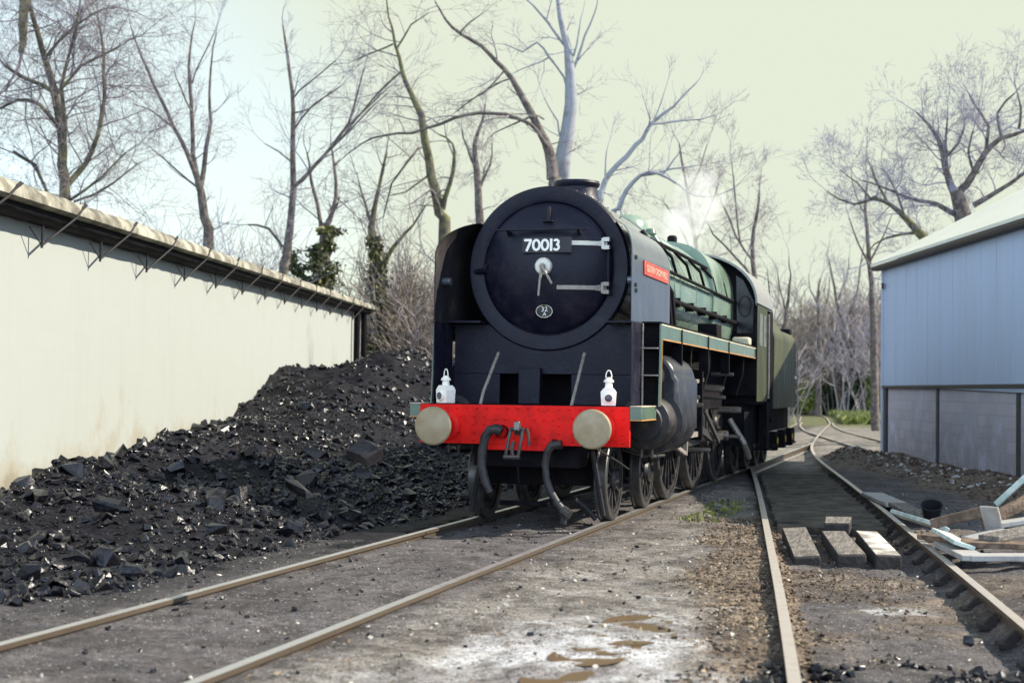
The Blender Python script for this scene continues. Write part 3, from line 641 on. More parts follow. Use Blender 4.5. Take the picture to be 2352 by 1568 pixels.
# smokebox, ring and door
MB().lathe([(.001, 1.0), (.75, 1.0), (.765, .975), (.80, .962), (.925, .962), (.943, .985), (.943, 1.06), (.922, 1.07)], (0, 0, CZ), 'y', 96).build('smokebox_ring', black, E_, 30)
sbx = MB().lathe([(.90, 1.05), (.9215, 1.072), (.9215, 3.2), (.93, 3.2), (.93, 3.28), (.001, 3.28)], (0, 0, CZ), 'y', 96)
rv = sbx
for k in range(60):
    a = 2*pi*k/60; rv.lathe([(.014, 0), (.011, .008), (.001, .012)], (.905*cos(a)*1.045, 1.12, CZ+.905*sin(a)*1.045-.005), 'z', 6)
    if k % 2 == 0: rv.lathe([(.014, 0), (.011, .012), (.001, .018)], (.915*cos(a)*1.01, 2.0, CZ+.915*sin(a)*1.01), 'z', 6)
sbx.build('smokebox', gloss_black, E_, 30)
door = MB().lathe([(.748, .999), (.748, .965), (.735, .945), (.70, .925), (.62, .875), (.5, .815), (.36, .765), (.2, .728), (.08, .716), (.001, .715)], (0, 0, CZ), 'y', 96).build('smokebox_door', black, E_, 30)
def door_y(r): return float(np.interp(r, [.001, .08, .2, .36, .5, .62, .70, .735], [.715, .716, .728, .765, .815, .875, .925, .945]))
MB().lathe([(.001, -.05), (.085, -.048), (.098, -.03), (.10, 0)], (.02, .716, CZ), 'y', 32).build('door_boss', silver, door, 30)
m = MB(); m.lathe([(.001, -.05), (.03, -.05), (.034, 0)], (.02, .668, CZ), 'y', 16)
m.tube([(.02, .635, CZ), (.0, .625, CZ-.16), (-.012, .615, CZ-.335)], [.020, .015, .013], 8); m.build('door_handle', dusty_steel, door)
m = MB(); m.tube([(.02, .612, CZ), (.085, .602, CZ-.10), (.150, .59, CZ-.205)], [.020, .015, .014], 8); m.build('door_handle', dusty_steel, door)
for zz, x0, mt in ((3.10, .30, silver), (2.60, .17, dusty_steel)):
    m = MB(); X = np.linspace(x0, .70, 9); rr = []
    for x in X:
        y = door_y(sqrt(x*x+(zz-CZ)**2)) - .004; h = .028+.012*(x > .62)
        rr.append([(x, y, zz-h), (x, y-.022, zz-h*.8), (x, y-.022, zz+h*.8), (x, y, zz+h)])
    m.strip(rr); m.add(rr[0], [(0, 1, 2, 3)]); m.add(rr[-1], [(0, 1, 2, 3)])
    for q in (-1, 1): m.box(.665, .735, .86, .945, zz+q*.045-.022, zz+q*.045+.022)
    m.box(.645, .675, .87, .935, zz-.06, zz+.06)
    m.build('hinge_strap', mt, door, 30)
MB().tube([(.715, .93, 2.52), (.715, .93, 3.17)], .018, 8).build('hinge_post', black, door)
m = MB().box(-.54, .53, .70, .755, 3.243, 3.262)
for x in (-.42, .40): m.add([(x-.02, .75, 3.245), (x+.02, .75, 3.245), (x+.02, .95, 3.245), (x-.02, .95, 3.245), (x-.02, .90, 3.16), (x+.02, .90, 3.16)], [(0, 1, 2, 3), (0, 1, 5, 4), (0, 4, 3), (1, 2, 5), (2, 3, 4, 5)])
m.build('door_step', black, door, bevel=.003)
MB().box(.02, .06, .80, .86, 3.36, 3.52).box(-.02, .10, .76, .86, 3.345, 3.36).build('lamp_bracket', black, door, bevel=.004)
np_ = MB().box(-.235, .335, .702, .740, 2.985, 3.165).build('number_plate', plate_black, door, bevel=.004)
def ribbon(mb, pts, wd, y0, y1, closed=False):
    """flat stroke of width wd along a polyline in the xz plane"""
    n = len(pts); L = []; Rr = []
    for i, (x, z) in enumerate(pts):
        a = pts[i-1] if (i or closed) else pts[i]; b = pts[(i+1) % n] if (i < n-1 or closed) else pts[i]
        dx, dz = b[0]-a[0], b[1]-a[1]; l = sqrt(dx*dx+dz*dz) or 1; L.append((x-dz/l*wd/2, z+dx/l*wd/2)); Rr.append((x+dz/l*wd/2, z-dx/l*wd/2))
    V = [(x, y0, z) for x, z in L]+[(x, y0, z) for x, z in Rr]+[(x, y1, z) for x, z in L]+[(x, y1, z) for x, z in Rr]; F = []
    for i in range(n if closed else n-1):
        j = (i+1) % n; F += [(i, j, n+j, n+i), (2*n+i, 3*n+i, 3*n+j, 2*n+j), (i, 2*n+i, 2*n+j, j), (n+i, n+j, 3*n+j, 3*n+i)]
    if not closed: F += [(0, n, 3*n, 2*n), (n-1, 3*n-1, 4*n-1, 2*n-1)]
    mb.add(V, F)
def digit(ch, cx, cz, h, wd):
    m = MB(); k = h/2-wd/2; w_ = h*.30
    if ch == '0': ribbon(m, [(cx+(w_-.004)*cos(a), cz+k*sin(a)) for a in np.linspace(0, 2*pi, 29)[:-1]], wd, .694, .7015, True)
    if ch == '1': ribbon(m, [(cx, cz+h/2), (cx, cz-h/2)], wd*1.05, .694, .7015)
    if ch == '7': ribbon(m, [(cx-w_, cz+k), (cx+w_*1.1, cz+k)], wd, .694, .7015); ribbon(m, [(cx+w_*.95, cz+k), (cx-w_*.35, cz-h/2)], wd*1.05, .6935, .7015)
    if ch == '3':
        r1 = k*.47; r2 = k*.53
        ribbon(m, [(cx-.012+r1*1.0*cos(a), cz+k-r1+r1*sin(a)) for a in np.linspace(pi*.86, -pi*.5, 16)], wd*.95, .694, .7015)
        ribbon(m, [(cx-.012+r2*1.05*cos(a), cz-k+r2+r2*sin(a)) for a in np.linspace(pi*.5, -pi*.86, 16)], wd*.95, .6935, .7015)
    return m
for ch, cx in zip('70013', (-.165, -.065, .035, .107, .178)): digit(ch, cx, 3.075, .138, .027).build('digit', white_enamel, np_, 0)
m = MB(); m.lathe([(.001, -.004), (.088, -.003), (.09, .02)], (0, 0, 0), 'y', 40); sp = m.build('shed_plate', plate_black, door, 30)
sp.location = (.01, .80, 2.335); sp.scale = (1.08, 1, .80)
ring = MB(); P = [(.094*cos(2*pi*k/40)+.01, .794, 2.335+.070*sin(2*pi*k/40)) for k in range(41)]; ring.tube(P, .005, 5, False); ring.build('plate_rim', cream, door)
text('32', .075, 'plate_number', white_enamel, door, Matrix.Translation((.012, .793, 2.356)) @ FACE_Y, 0, .002, .072)
text('A', .062, 'plate_letter', white_enamel, door, Matrix.Translation((.014, .793, 2.302)) @ FACE_Y, 0, .002)
m = MB(); m.tube([(-.86, .955, 2.80), (-.72, .90, 2.815)], .03, 8); m.tube([(-.74, .885, 2.83), (-.70, .885, 2.89)], .018, 8); m.build('door_clamp', black, door)
# chimney
MB().lathe([(.34, -.30), (.30, -.19), (.265, -.12), (.25, -.02), (.275, .0), (.285, .03), (.275, .06), (.235, .065), (.20, .03), (.20, -.12), (.001, -.12)], (0, 2.31, 3.95), 'z', 48).build('chimney', black, E_, 35)
# smoke deflectors
for s, mt, nm in ((-1, rusty, 'smoke_deflector'), (1, grey_black, 'smoke_deflector')):
    rows = []
    NA = 15
    for u in np.linspace(0, 1, 12):
        row = []
        for k in range(NA):
            if k < 5: x, z, a = 1.125, 2.2+.72*k/4, 0
            else: a = radians(72)*(k-4)/(NA-5); x, z = 1.125-.46+.46*cos(a), 2.92+.46*sin(a)
            yf = .28 + .62*(1-cos(min(a/radians(72), 1)*pi/2)); yb = 2.55 - .10*(1-cos(min(a/radians(72), 1)*pi/2))
            row.append((s*x, yf+(yb-yf)*u, z))
        rows.append(row)
    m = MB(); m.sheet(rows, .012*s)
    df = m.build(nm, mt, E_, 40)
    MB().box(*sorted((s*1.113, s*1.125)), .28, .92, 1.285, 2.198).build('deflector_apron', black, df, bevel=.003)
    df['label'] = 'inner face of the deflector, brown with rust' if s < 0 else 'grey outer face of the deflector carrying a red nameplate'
    MB().tube([(s*1.115, 2.3, 2.5), (s*.9, 2.3, 2.5)], .02, 6).build('deflector_stay', black, df); MB().tube([(s*1.115, .55, 2.66), (s*1.02, .55, 2.66)], .045, 10).build('deflector_stay', grey_black, df)
    if s > 0:
        pl = MB().box(1.127, 1.142, .87, 2.36, 2.745, 2.905).build('nameplate', plate_red, df, bevel=.004)
        text('OLIVER CROMWELL', .11, 'lettering', M('worn_lettering', (.62, .42, .30), .5), pl, Matrix.Translation((1.144, 1.615, 2.825)) @ FACE_X, 0, .003, 1.28)
        g = MB()
        for yy, zz in ((.44, 2.90), (.44, 2.60), (.46, 2.54)): g.box(1.126, 1.14, yy-.03, yy+.03, zz-.02, zz+.02)
        g.build('hand_hold', plate_black, df)
# front plating under the smokebox
FX = lambda px: float(aty(px, 862, .99)[0])
a1, a2, a3, a4 = FX(1148), FX(1195), FX(1245), FX(1312)
m = MB().box(-1.11, 1.11, .99, 1.02, 1.63, 2.195)
for a_, b_2 in ((-1.11, a1), (a4, 1.11)): m.box(a_, b_2, .99, 1.02, 1.285, 1.628)
m.build('front_plate', black, E_, bevel=.004)
MB().box(a2, a3, .90, 1.02, 1.285, 1.70).build('valve_cover', black, E_, bevel=.01)
MB().box(-1.1, 1.1, 1.35, 1.4, 1.2, 2.1).build('saddle', dull, E_)
MB().box(-1.165, 1.165, .057, 1.35, 1.262, 1.283).build('front_footplate', dull, E_)
for s in (-1, 1):
    MB().tube([(s*.51, .10, 1.283), (s*.515, .22, 1.42), (s*.50, .72, 1.86)], .018, 8).build('hand_rail', dusty_steel, E_)
    rp = MB().box(min(s*.90, s*1.335), max(s*.90, s*1.335), .84, 9.58, 2.203, 2.222).build('running_plate', dull, E_)
    MB().box(min(s*.72, s*1.11), max(s*.72, s*1.11), .72, .98, 2.205, 2.225).build('stay_plate', black, E_)
    # green valance: low front piece, curved riser, long band
    v = MB(); xo = s*1.335; xi = s*1.318; a_, b_2 = min(xo, xi), max(xo, xi)
    yz = [(.80, 1.285), (.865, 1.285), (.905, 1.65), (.94, 2.02), (9.58, 2.02), (9.58, 2.2), (.86, 2.2), (.845, 1.75)]
    v.prism(yz, a_, b_2, 'yz')
    vb = v.build('valance', green, E_, 0)
    MB().box(min(s*1.167, s*1.29), max(s*1.167, s*1.29), .004, .845, 1.135, 1.283).build('front_valance', green, E_, bevel=.004)
    l = MB(); xl = sorted((s*1.3355, s*1.339)); l.box(*xl, .9, 9.58, 2.184, 2.197); l.build('lining', cream, vb, 0)
    l = MB(); l.box(*xl, .96, 9.58, 2.023, 2.036); l.prism([(.868, 1.29), (.876, 1.29), (.916, 1.65), (.95, 2.02), (.94, 2.02), (.907, 1.65)], *xl, 'yz'); l.box(*sorted((s*1.17, s*1.294)), -.001, .0035, 1.137, 1.147); l.box(*sorted((s*1.2905, s*1.294)), .0, .84, 1.137, 1.147); l.build('lining', orange, vb, 0)
    l = MB(); l.box(*sorted((s*1.17, s*1.294)), -.002, .845, 1.284, 1.292); l.build('footplate_edge', cream, E_, 0)  # cream strip painted in as the sunlit line of the plate edge
    # steps in front of the cylinder
    st = MB().box(*sorted((s*1.127, s*1.312)), .93, .945, 1.30, 2.20).build('step_back', dull, E_)
    for zz in (1.62, 1.92): MB().box(*sorted((s*1.13, s*1.31)), .78, .93, zz, zz+.014).build('step', dusty_steel, st)
    MB().tube([(s*1.14, .80, 1.285), (s*1.14, .80, 2.2)], .012, 6).build('step_rail', dusty_steel, st)
    # cylinder block
    n = 20; outline = []
    for k in range(n+1): a = -pi*.62+pi*.62*k/n; outline.append((1.02+.41*cos(a), 1.12+.41*sin(a)))
    for k in range(n+1): a = pi*.95*k/n*1.0; outline.append((1.10+.30*cos(a)+.03*(k == 0), 1.58+.30*sin(a)))
    outline += [(.62, 1.6), (.62, .8)]
    cyb = MB().prism([(s*x, z) for x, z in outline], 1.42, 2.85).build('cylinder', cyl_grey, E_, 40, .05)
    MB().lathe([(.001, .93), (.10, .925), (.20, .935), (.22, .96), (.285, .975), (.30, 1.0), (.30, 1.40), (.36, 1.41), (.36, 1.42)], (s*1.13, 0, 1.10), 'y', 48).build('cylinder_cover', wheel_m, cyb, 35)
    MB().lathe([(.001, .915), (.045, .915), (.05, .94)], (s*1.13, 0, 1.10), 'y', 16).build('cover_boss', wheel_m, cyb)
    MB().lathe([(.001, 1.12), (.11, 1.12), (.15, 1.15), (.16, 1.2), (.16, 1.42)], (s*1.12, 0, 1.62), 'y', 28).build('valve_chest', cyl_grey, cyb, 35)
    m = MB()
    for q in (.0, .12): m.tube([(s*(1.08+q), 1.1, .80), (s*(1.08+q), 1.1, .72), (s*(1.08+q), 1.85, .705)], .018, 6)
    m.build('drain_pipe', steel, cyb)
# frames, ash filling under the boiler
MB().box(-.58, .58, .12, 11.6, .62, 1.18).build('main_frame', dull, E_)
MB().box(-.80, .80, 3.0, 11.6, 1.19, 2.15).build('ashpan', dull, E_)
# wheels
def wheel(s, y, r, nsp, name, wd=.12, par=E_):
    xf = s*.80; m = MB(); ri = r-.075
    m.lathe([(ri-.05, -.06*s), (ri-.05, .045*s), (ri, .05*s), (ri, -.06*s), (ri-.05, -.06*s)], (s*.74, y, r), 'x', 40)
    m.lathe([(.001, .085*s), (.10, .085*s), (.13, .05*s), (.13, -.06*s), (.001, -.06*s)], (s*.74, y, r), 'x', 20)
    for k in range(nsp):
        a = 2*pi*k/nsp+.2; m.bar((s*.75, y+.11*cos(a), r+.11*sin(a)), (s*.755, y+(ri-.03)*cos(a), r+(ri-.03)*sin(a)), .045, .05, (1, 0, 0))
    o = m.build(name, wheel_m, par, 30)
    MB().lathe([(ri+.001, .055*s), (r-.012, .055*s), (r, .045*s), (r, -.04*s), (r+.03, -.055*s), (r+.025, -.075*s), (ri+.001, -.075*s)], (s*.74, y, r), 'x', 56).build('tyre', tyre_m, o, 30)
    return o
for s in (-1, 1):
    for y in (1.015, 2.90): wheel(s, y, .457, 10, 'bogie_wheel')
    for y in (4.515, 6.655, 8.785): wheel(s, y, .94, 18, 'driving_wheel')
    wheel(s, 11.1, .50, 10, 'trailing_wheel')
for y in (1.015, 2.9, 4.515, 6.655, 8.785, 11.1): MB().tube([(-.7, y, .457 if y < 3.5 else .94 if y < 10 else .5), (.7, y, .457 if y < 3.5 else .94 if y < 10 else .5)], .085, 12).build('axle', wheel_m, E_)
MB().box(-.62, .62, .75, 3.2, .40, .615).build('bogie_frame', dull, E_)
# motion
for s in (-1, 1):
    x = s*1.10; a = radians(215); py, pz = .33*cos(a), .33*sin(a)
    MB().bar((s*.94, 4.515+py, .94+pz), (s*.94, 8.785+py, .94+pz), .055, .11).build('coupling_rod', steel, E_)
    MB().bar((x, 4.05, 1.10), (x, 6.655+py, .94+pz), .06, .10).build('connecting_rod', steel, E_)
    for y in (4.515, 6.655, 8.785): MB().lathe([(.001, .17*s), (.075, .17*s), (.085, .14*s), (.085, .02*s)], (s*.86, y+py, .94+pz), 'x', 14).build('crank_pin', steel, E_)
    MB().bar((x, 2.86, 1.34), (x, 4.75, 1.34), .10, .07).bar((x, 2.86, .88), (x, 4.75, .88), .10, .07).build('slide_bar', dusty_steel, E_)
    MB().box(*sorted((x-.07, x+.07)), 3.85, 4.2, .93, 1.29).build('crosshead', steel, E_, bevel=.01)
    MB().tube([(x, 2.85, 1.11), (x, 3.9, 1.11)], .045, 10).build('piston_rod', steel, E_)
    MB().box(*sorted((s*.8, s*1.2)), 4.70, 4.80, .8, 2.0).build('motion_bracket', dull, E_)
    MB().bar((x, 4.0, .95), (x, 3.95, .62), .05, .06).bar((x, 3.95, .64), (x, 3.1, .78), .04, .05).bar((x, 3.1, .74), (x, 3.02, 1.55), .05, .05).build('combination_lever', dusty_steel, E_)
    MB().bar((s*1.14, 3.02, 1.52), (s*1.14, 5.1, 1.62), .04, .05).build('radius_rod', dusty_steel, E_); MB().bar((s*1.16, 5.1, 2.0), (s*1.16, 5.1, 1.15), .06, .07).build('expansion_link', wheel_m, E_); MB().bar((s*1.17, 5.1, 1.2), (s*1.17, 6.5, .72), .04, .06).build('return_rod', steel, E_)
    r2 = random.Random(3)
    for k in range(14):
        y = 3.0+r2.random()*6.3; z = .62+r2.random()*1.2
        MB().lathe([(.001, .05*s), (.026, .045*s), (.032, .0), (.03, -.3*s)], (s*(1.17+.08*r2.random()), y, z), 'x', 9).build('oil_cup', steel, E_)
    for k in range(4):
        y = 3.2+1.7*k+.5*r2.random(); MB().tube([(s*1.24, y, 2.02), (s*1.22, y+.05, 1.75), (s*1.1, y+.15*r2.random(), 1.2+.2*r2.random())], .014, 6).build('oil_pipe', wheel_m, E_)
    for y in (2.2, 4.3, 6.3): MB().box(*sorted((s*1.22, s*1.345)), y-.035, y+.035, 1.72, 2.19).build('plate_bracket', dull, E_)
    MB().box(*sorted((s*1.0, s*1.28)), 5.5, 5.95, 2.225, 2.42).build('lubricator', dull, E_, bevel=.02)
# boiler and firebox
bo = MB().lathe([(.86, 3.281), (.905, 3.285), (.93, 7.3), (.86, 7.31)], (0, 0, CZ), 'y', 80).build('boiler', green_b, E_, 30)
for y in (3.36, 4.6, 5.9, 7.2):
    rr = .905+.025*(y-3.3)/4; MB().lathe([(rr, -.03), (rr+.008, -.028), (rr+.008, .028), (rr, .03)], (0, y, CZ), 'y', 80).build('boiler_band', green_b if y > 3.4 else orange, bo, 30)
pts = []
for k in range(49):
    a = -.25*pi+1.5*pi*k/48; c_, q = cos(a), sin(a); p = 3.0; r = 1/((abs(c_)**p+abs(q)**p)**(1/p)); pts.append((.955*r*c_, CZ+.95*r*q))
MB().prism(pts, 7.32, 9.60).build('firebox', green_b, E_, 40)
MB().lathe([(.36, -.12), (.33, .0), (.31, .08), (.22, .17), (.001, .20)], (0, 5.2, CZ+.92), 'z', 36).build('dome', green_b, E_, 40)
m = MB(); m.lathe([(.08, -.1), (.08, .12), (.05, .15), (.001, .15)], (-.2, 7.9, CZ+.95), 'z', 14); m.lathe([(.08, -.1), (.08, .12), (.05, .15), (.001, .15)], (.2, 7.9, CZ+.95), 'z', 14); m.build('safety_valve', dull, E_)
for s in (-1, 1):
    h = MB(); h.tube([(s*.80, 2.95, 3.36), (s*.83, 5.0, 3.36), (s*.84, 9.55, 3.36)], .026, 8)
    h.tube([(s*.985, 3.2, 2.62), (s*1.0, 9.5, 2.62)], .035, 8); h.tube([(s*.96, 3.4, 2.99), (s*.985, 9.5, 2.97)], .024, 8)
    for y in (3.5, 4.7, 5.9, 7.1, 8.3): h.tube([(s*.80, y, 3.36), (s*.93, y+.25, 3.2), (s*.955, y+.5, 2.99)], .022, 6)
    for y in (3.9, 5.0, 6.1, 7.2, 8.3): h.box(*sorted((s*.9, s*1.02)), y, y+.06, 2.56, 2.68)
    h.build('boiler_pipework', dull, E_)
    m = MB(); m.tube([(s*.75, 2.6, 3.42), (s*.95, 2.75, 3.1), (s*1.02, 2.9, 2.75), (s*1.05, 3.0, 2.22)], .045, 8); m.tube([(s*.9, 3.25, 2.9), (s*1.02, 3.25, 2.7), (s*1.06, 3.25, 2.22)], .04, 8); m.build('steam_pipe', dull, E_)
    m = MB(); m.lathe([(.06, -.05), (.08, .0), (.06, .06), (.001, .07)], (s*.58, 4.1, CZ+.72), 'z', 14); m.tube([(s*.6, 4.1, CZ+.72), (s*.86, 4.1, CZ+.32), (s*.94, 4.1, CZ-.3)], .03, 8); m.build('clack_valve', green, E_)
# cab
def cab_arc(k, n=24, o=0.0):
    a = pi*k/n; c_, q = cos(a), sin(a); return ((1.36+o)*(1 if c_ >= 0 else -1)*abs(c_)**.85, 2.93+o+.87*q**.95)
arc = [cab_arc(k) for k in range(25)]
cf = MB().prism([(1.345, 1.4)] + arc + [(-1.345, 1.4)], 9.605, 9.63).build('cab_front', dull, E_, 0)  # black instead of green, the shade on this front put into its colour
for s in (-1, 1):
    w_ = MB(); w_.prism([(s*1.02, 2.45), (s*1.28, 2.45), (s*1.30, 2.98), (s*1.12, 3.34), (s*1.0, 3.42)], 9.592, 9.603); w_.build('spectacle_window', glass, cf, 0)
    fr = MB(); fr.tube([(s*1.15+.10*cos(2*pi*k/20), 9.588, 2.90+.17*sin(2*pi*k/20)) for k in range(21)], .010, 6, False); fr.build('window_frame', rusty, cf)
    sdp = MB().box(*sorted((s*1.335, s*1.36)), 9.64, 11.1, 1.30, 2.95).build('cab_side', green_old, E_, bevel=.004)
    for y in (9.85, 10.5): MB().box(*sorted((s*1.3605, s*1.366)), y, y+.5, 2.25, 2.80).build('cab_window', glass, sdp, 0)
    MB().box(*sorted((s*1.2, s*1.34)), 11.3, 11.75, .45, 1.29).box(*sorted((s*1.1, s*1.38)), 11.3, 11.75, .42, .45).build('cab_step', dull, E_)
    MB().tube([(s*1.38, 11.14, 1.35), (s*1.38, 11.14, 2.85)], .018, 8).build('cab_rail', dusty_steel, E_)
m = MB(); rows = [[(x, y, z) for x, z in [cab_arc(k, 24, .02) for k in range(25)]] for y in (9.42, 11.85)]; m.strip(rows)
m.strip([[(x, y, z) for x, z in [cab_arc(k, 24, -.01) for k in range(25)]] for y in (9.42, 11.85)])
m.strip([[(x, 9.42, z) for x, z in [cab_arc(k, 24, o) for k in range(25)]] for o in (-.01, .02)]); m.build('cab_roof', M('cab_roof_paint', (.36, .365, .35), .35, var=.3, col2=(.22, .22, .21), cover=(.5, .8)), E_, 50)
MB().box(-1.3, 1.3, 9.7, 11.7, 1.25, 1.40).build('cab_floor', dull, E_)
MB().box(-1.15, 1.15, 9.62, 11.7, .55, 1.24).build('rear_frame', dull, E_)
MB().box(1.02, 1.30, 9.0, 9.3, 2.225, 2.36).build('sand_filler', cream, E_, bevel=.03)
for s in (-1, 1): MB().tube([(s*.9, 9.62, 1.0), (s*1.15, 9.62, .6), (s*1.2, 9.9, .35)], .05, 8).build('injector_pipe', dusty_steel, E_)
# front coupling and hoses
hk = MB(); hk.prism([(-.02, 1.05), (-.14, 1.055), (-.20, 1.12), (-.24, 1.11), (-.26, 1.02), (-.20, .965), (-.02, .99)], -.03, .03, 'yz'); hk.build('coupling_hook', steel, E_, bevel=.008)
m = MB()
m.tube([(-.075, -.20, 1.02), (-.08, -.235, .95), (-.12, -.225, .74)], .019, 8); m.tube([(.05, -.20, 1.02), (.055, -.235, .95), (.02, -.225, .74)], .019, 8); m.tube([(-.14, -.225, .735), (.04, -.225, .735)], .026, 8)
m.tube([(-.085, -.2, 1.03), (.07, -.2, 1.03)], .022, 8); m.tube([(.09, -.15, 1.03), (.12, -.2, .98), (.13, -.2, .86)], .017, 8); m.tube([(-.04, -.225, .74), (-.05, -.23, .84), (-.03, -.22, .9)], .022, 8)
m.build('coupling_link', link_m, E_)
m = MB(); m.tube([tuple(aty(*q, -.16)) for q in ((1152, 990), (1140, 984), (1126, 987), (1114, 1004), (1108, 1035), (1107, 1070), (1114, 1104), (1126, 1130))], [.05, .055, .055, .052, .05, .05, .05, .04], 12); m.build('vacuum_hose', rubber, E_)
m = MB(); m.tube([tuple(aty(*q, -.10)) for q in ((1290, 1020), (1268, 1022), (1258, 1036), (1252, 1065), (1255, 1100), (1265, 1130), (1280, 1155), (1298, 1178))], [.05, .05, .042, .04, .04, .042, .04, .045], 12)
p = aty(1298, 1178, -.10); m.tube([tuple(p+np.array([-.03, 0, .03])), tuple(p+np.array([.05, -.02, -.02]))], .06, 10); m.tube([tuple(p), tuple(p+np.array([-.02, 0, -.11]))], .035, 8); m.build('heating_hose', rubber, E_)
MB().lathe([(.06, -.03), (.06, .10)], tuple(aty(1275, 1022, -.05)), 'y', 12).build('hose_cock', dull, E_); MB().lathe([(.07, 0), (.07, .08)], tuple(aty(1150, 990, -.06)), 'y', 12).build('hose_cock', dull, E_)
MB().tube([(.90, -.42, .86), (1.0, .2, .70), (1.05, .55, .60)], .010, 6).build('loose_wire', rusty, E_)
for g in ([(.52, .25, .28), (.60, .35, .2), (.72, .42, .06)], [(-.52, .25, .8), (-.70, .42, .10)], [(.70, .3, .8), (.80, .42, .10)]): MB().tube(g, .03, 8).build('guard_iron', rusty, E_)
MB().tube([(-.05, -.04, .8), (-.03, 0, .4), (-.04, .1, .2)], .012, 6).build('coupling_chain', dull, E_); MB().tube([(-.3, .2, .22), (.25, .2, .22)], .03, 6).build('brake_rod', dull, E_)

# ------------------------------------------------------------------ tender
T_ = thing('tender', 'faded green six wheeled tender coupled behind the engine cab', 'tender', (0, 14.3, 0))
tk = []
m = MB().prism([(-1.37, 1.16), (1.37, 1.16), (1.37, 2.45), (1.34, 2.60), (1.27, 2.68), (-1.27, 2.68), (-1.34, 2.60), (-1.37, 2.45)], 12.16, 16.5); m.build('tank', green_old, T_, 30)
MB().prism([(11.2, 2.6), (11.9, 3.0), (12.155, 2.9), (12.155, .9), (11.86, 1.0)], -1.345, 1.345, 'yz').build('gap_wedge', dull, T_)  # dark wedge filling the gap between cab and tender
MB().prism([(-1.2, 2.683), (1.2, 2.683), (1.0, 2.98), (-1.0, 2.98)], 12.2, 15.3).build('coal_bunker', green_old, T_, 0)
MB().box(-1.0, 1.28, 16.05, 16.42, 2.683, 2.80).build('filler_hatch', dull, T_, bevel=.02)
MB().box(-1.2, 1.2, 12.2, 16.55, .72, 1.155).build('underframe', dull, T_)
for s in (-1, 1):
    for y in (12.95, 14.45, 15.9):
        wo = wheel(s, y, .54, 10, 'tender_wheel', par=T_)
        ab = MB().box(*sorted((s*1.205, s*1.36)), y-.14, y+.14, .36, .72).build('axle_box', dull, T_, bevel=.02)
        MB().lathe([(.001, .01*s), (.07, .01*s), (.07, 0)], (s*1.361, y, .54), 'x', 14).build('axle_cap', yellow, ab)
    MB().box(*sorted((s*1.1, s*1.38)), 16.1, 16.5, .40, .43).box(*sorted((s*1.2, s*1.36)), 16.2, 16.4, .43, .72).build('step', dull, T_)
    MB().box(*sorted((s*1.1, s*1.36)), 12.2, 12.6, .45, .49).build('step', dull, T_)
MB().box(-1.1655, 1.1655, 16.555, 16.61, .86, 1.25).build('rear_beam', dull, T_)
for s in (-1, 1): MB().lathe([(.1, .0), (.1, .3), (.2, .31), (.2, .34), (.001, .36)], (s*.864, 16.61, 1.054), 'y', 24).build('buffer', dull, T_)
MB().tube([(1.4, 16.46, 1.2), (1.4, 16.46, 2.4)], .015, 6).build('hand_rail', dusty_steel, T_)
MB().box(1.372, 1.40, 16.2, 16.5, 1.75, 1.81).build('lamp_iron', white_enamel, T_)

# ------------------------------------------------------------------ two white oil lamps on the front footplate
def lamp(x, y, rz, label):
    t = thing('oil_lamp', label, 'lamp', (x, y, 1.292), 'white oil lamps above the buffer beam')
    c_, q = cos(rz), sin(rz)
    def tr(m): m.v = [(x+a*c_-b*q, y+a*q+b*c_, 1.292+z) for a, b, z in m.v]; return m
    m = MB(); m.prism([(-.075, 0), (.075, 0), (.085, .145), (.062, .175), (.04, .195), (-.04, .195), (-.062, .175), (-.085, .145)], -.07, .07); tr(m).build('body', white_enamel, t, 0, .004)
    m = MB(); m.lathe([(.042, .194), (.038, .235), (.036, .245), (.056, .25), (.054, .265), (.035, .285), (.028, .30), (.001, .302)], (0, 0, 0), 'z', 24); tr(m).build('chimney_cap', white_enamel, t, 35)
    m = MB(); m.tube([(.032*cos(a), 0, .30+.075*sin(a)) for a in np.linspace(0, pi, 12)], .006, 6); tr(m).build('handle', white_enamel, t)
    m = MB(); m.lathe([(.001, -.10), (.034, -.098), (.040, -.09)], (0, 0, .078), 'y', 24); ln = tr(m).build('lens', lens, t, 30)
    m = MB(); m.lathe([(.040, -.10), (.048, -.10), (.05, -.069)], (0, 0, .078), 'y', 24); tr(m).build('lens_rim', white_enamel, t, 30)
lamp(-.93, .16, radians(-28), 'white oil lamp on the left of the red beam, turned so its side shows')
lamp(.905, .15, radians(12), 'white oil lamp on the right of the red beam, facing straight ahead')

# ------------------------------------------------------------------ timbers between and beside the right hand rails
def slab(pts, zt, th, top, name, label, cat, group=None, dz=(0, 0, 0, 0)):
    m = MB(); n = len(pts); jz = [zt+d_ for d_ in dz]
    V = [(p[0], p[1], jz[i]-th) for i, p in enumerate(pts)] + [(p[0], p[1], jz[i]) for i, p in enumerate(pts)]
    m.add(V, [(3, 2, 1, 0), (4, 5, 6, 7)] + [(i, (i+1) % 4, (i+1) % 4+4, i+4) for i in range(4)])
    o = m.build(name, shade_side, None, 0, .012)
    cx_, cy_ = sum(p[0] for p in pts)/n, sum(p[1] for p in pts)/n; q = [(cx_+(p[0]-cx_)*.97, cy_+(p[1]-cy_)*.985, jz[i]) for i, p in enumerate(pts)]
    f = MB().add([(x, y, z+.001) for x, y, z in q]+[(x, y, z+.010) for x, y, z in q], [(3, 2, 1, 0), (4, 5, 6, 7)]+[(i, (i+1) % 4, (i+1) % 4+4, i+4) for i in range(4)]); f.build('sunlit_top', top, o, 0, .004)  # thin pale skin gives the top its sunlit tone by colour
    return tag(o, label, cat, group)
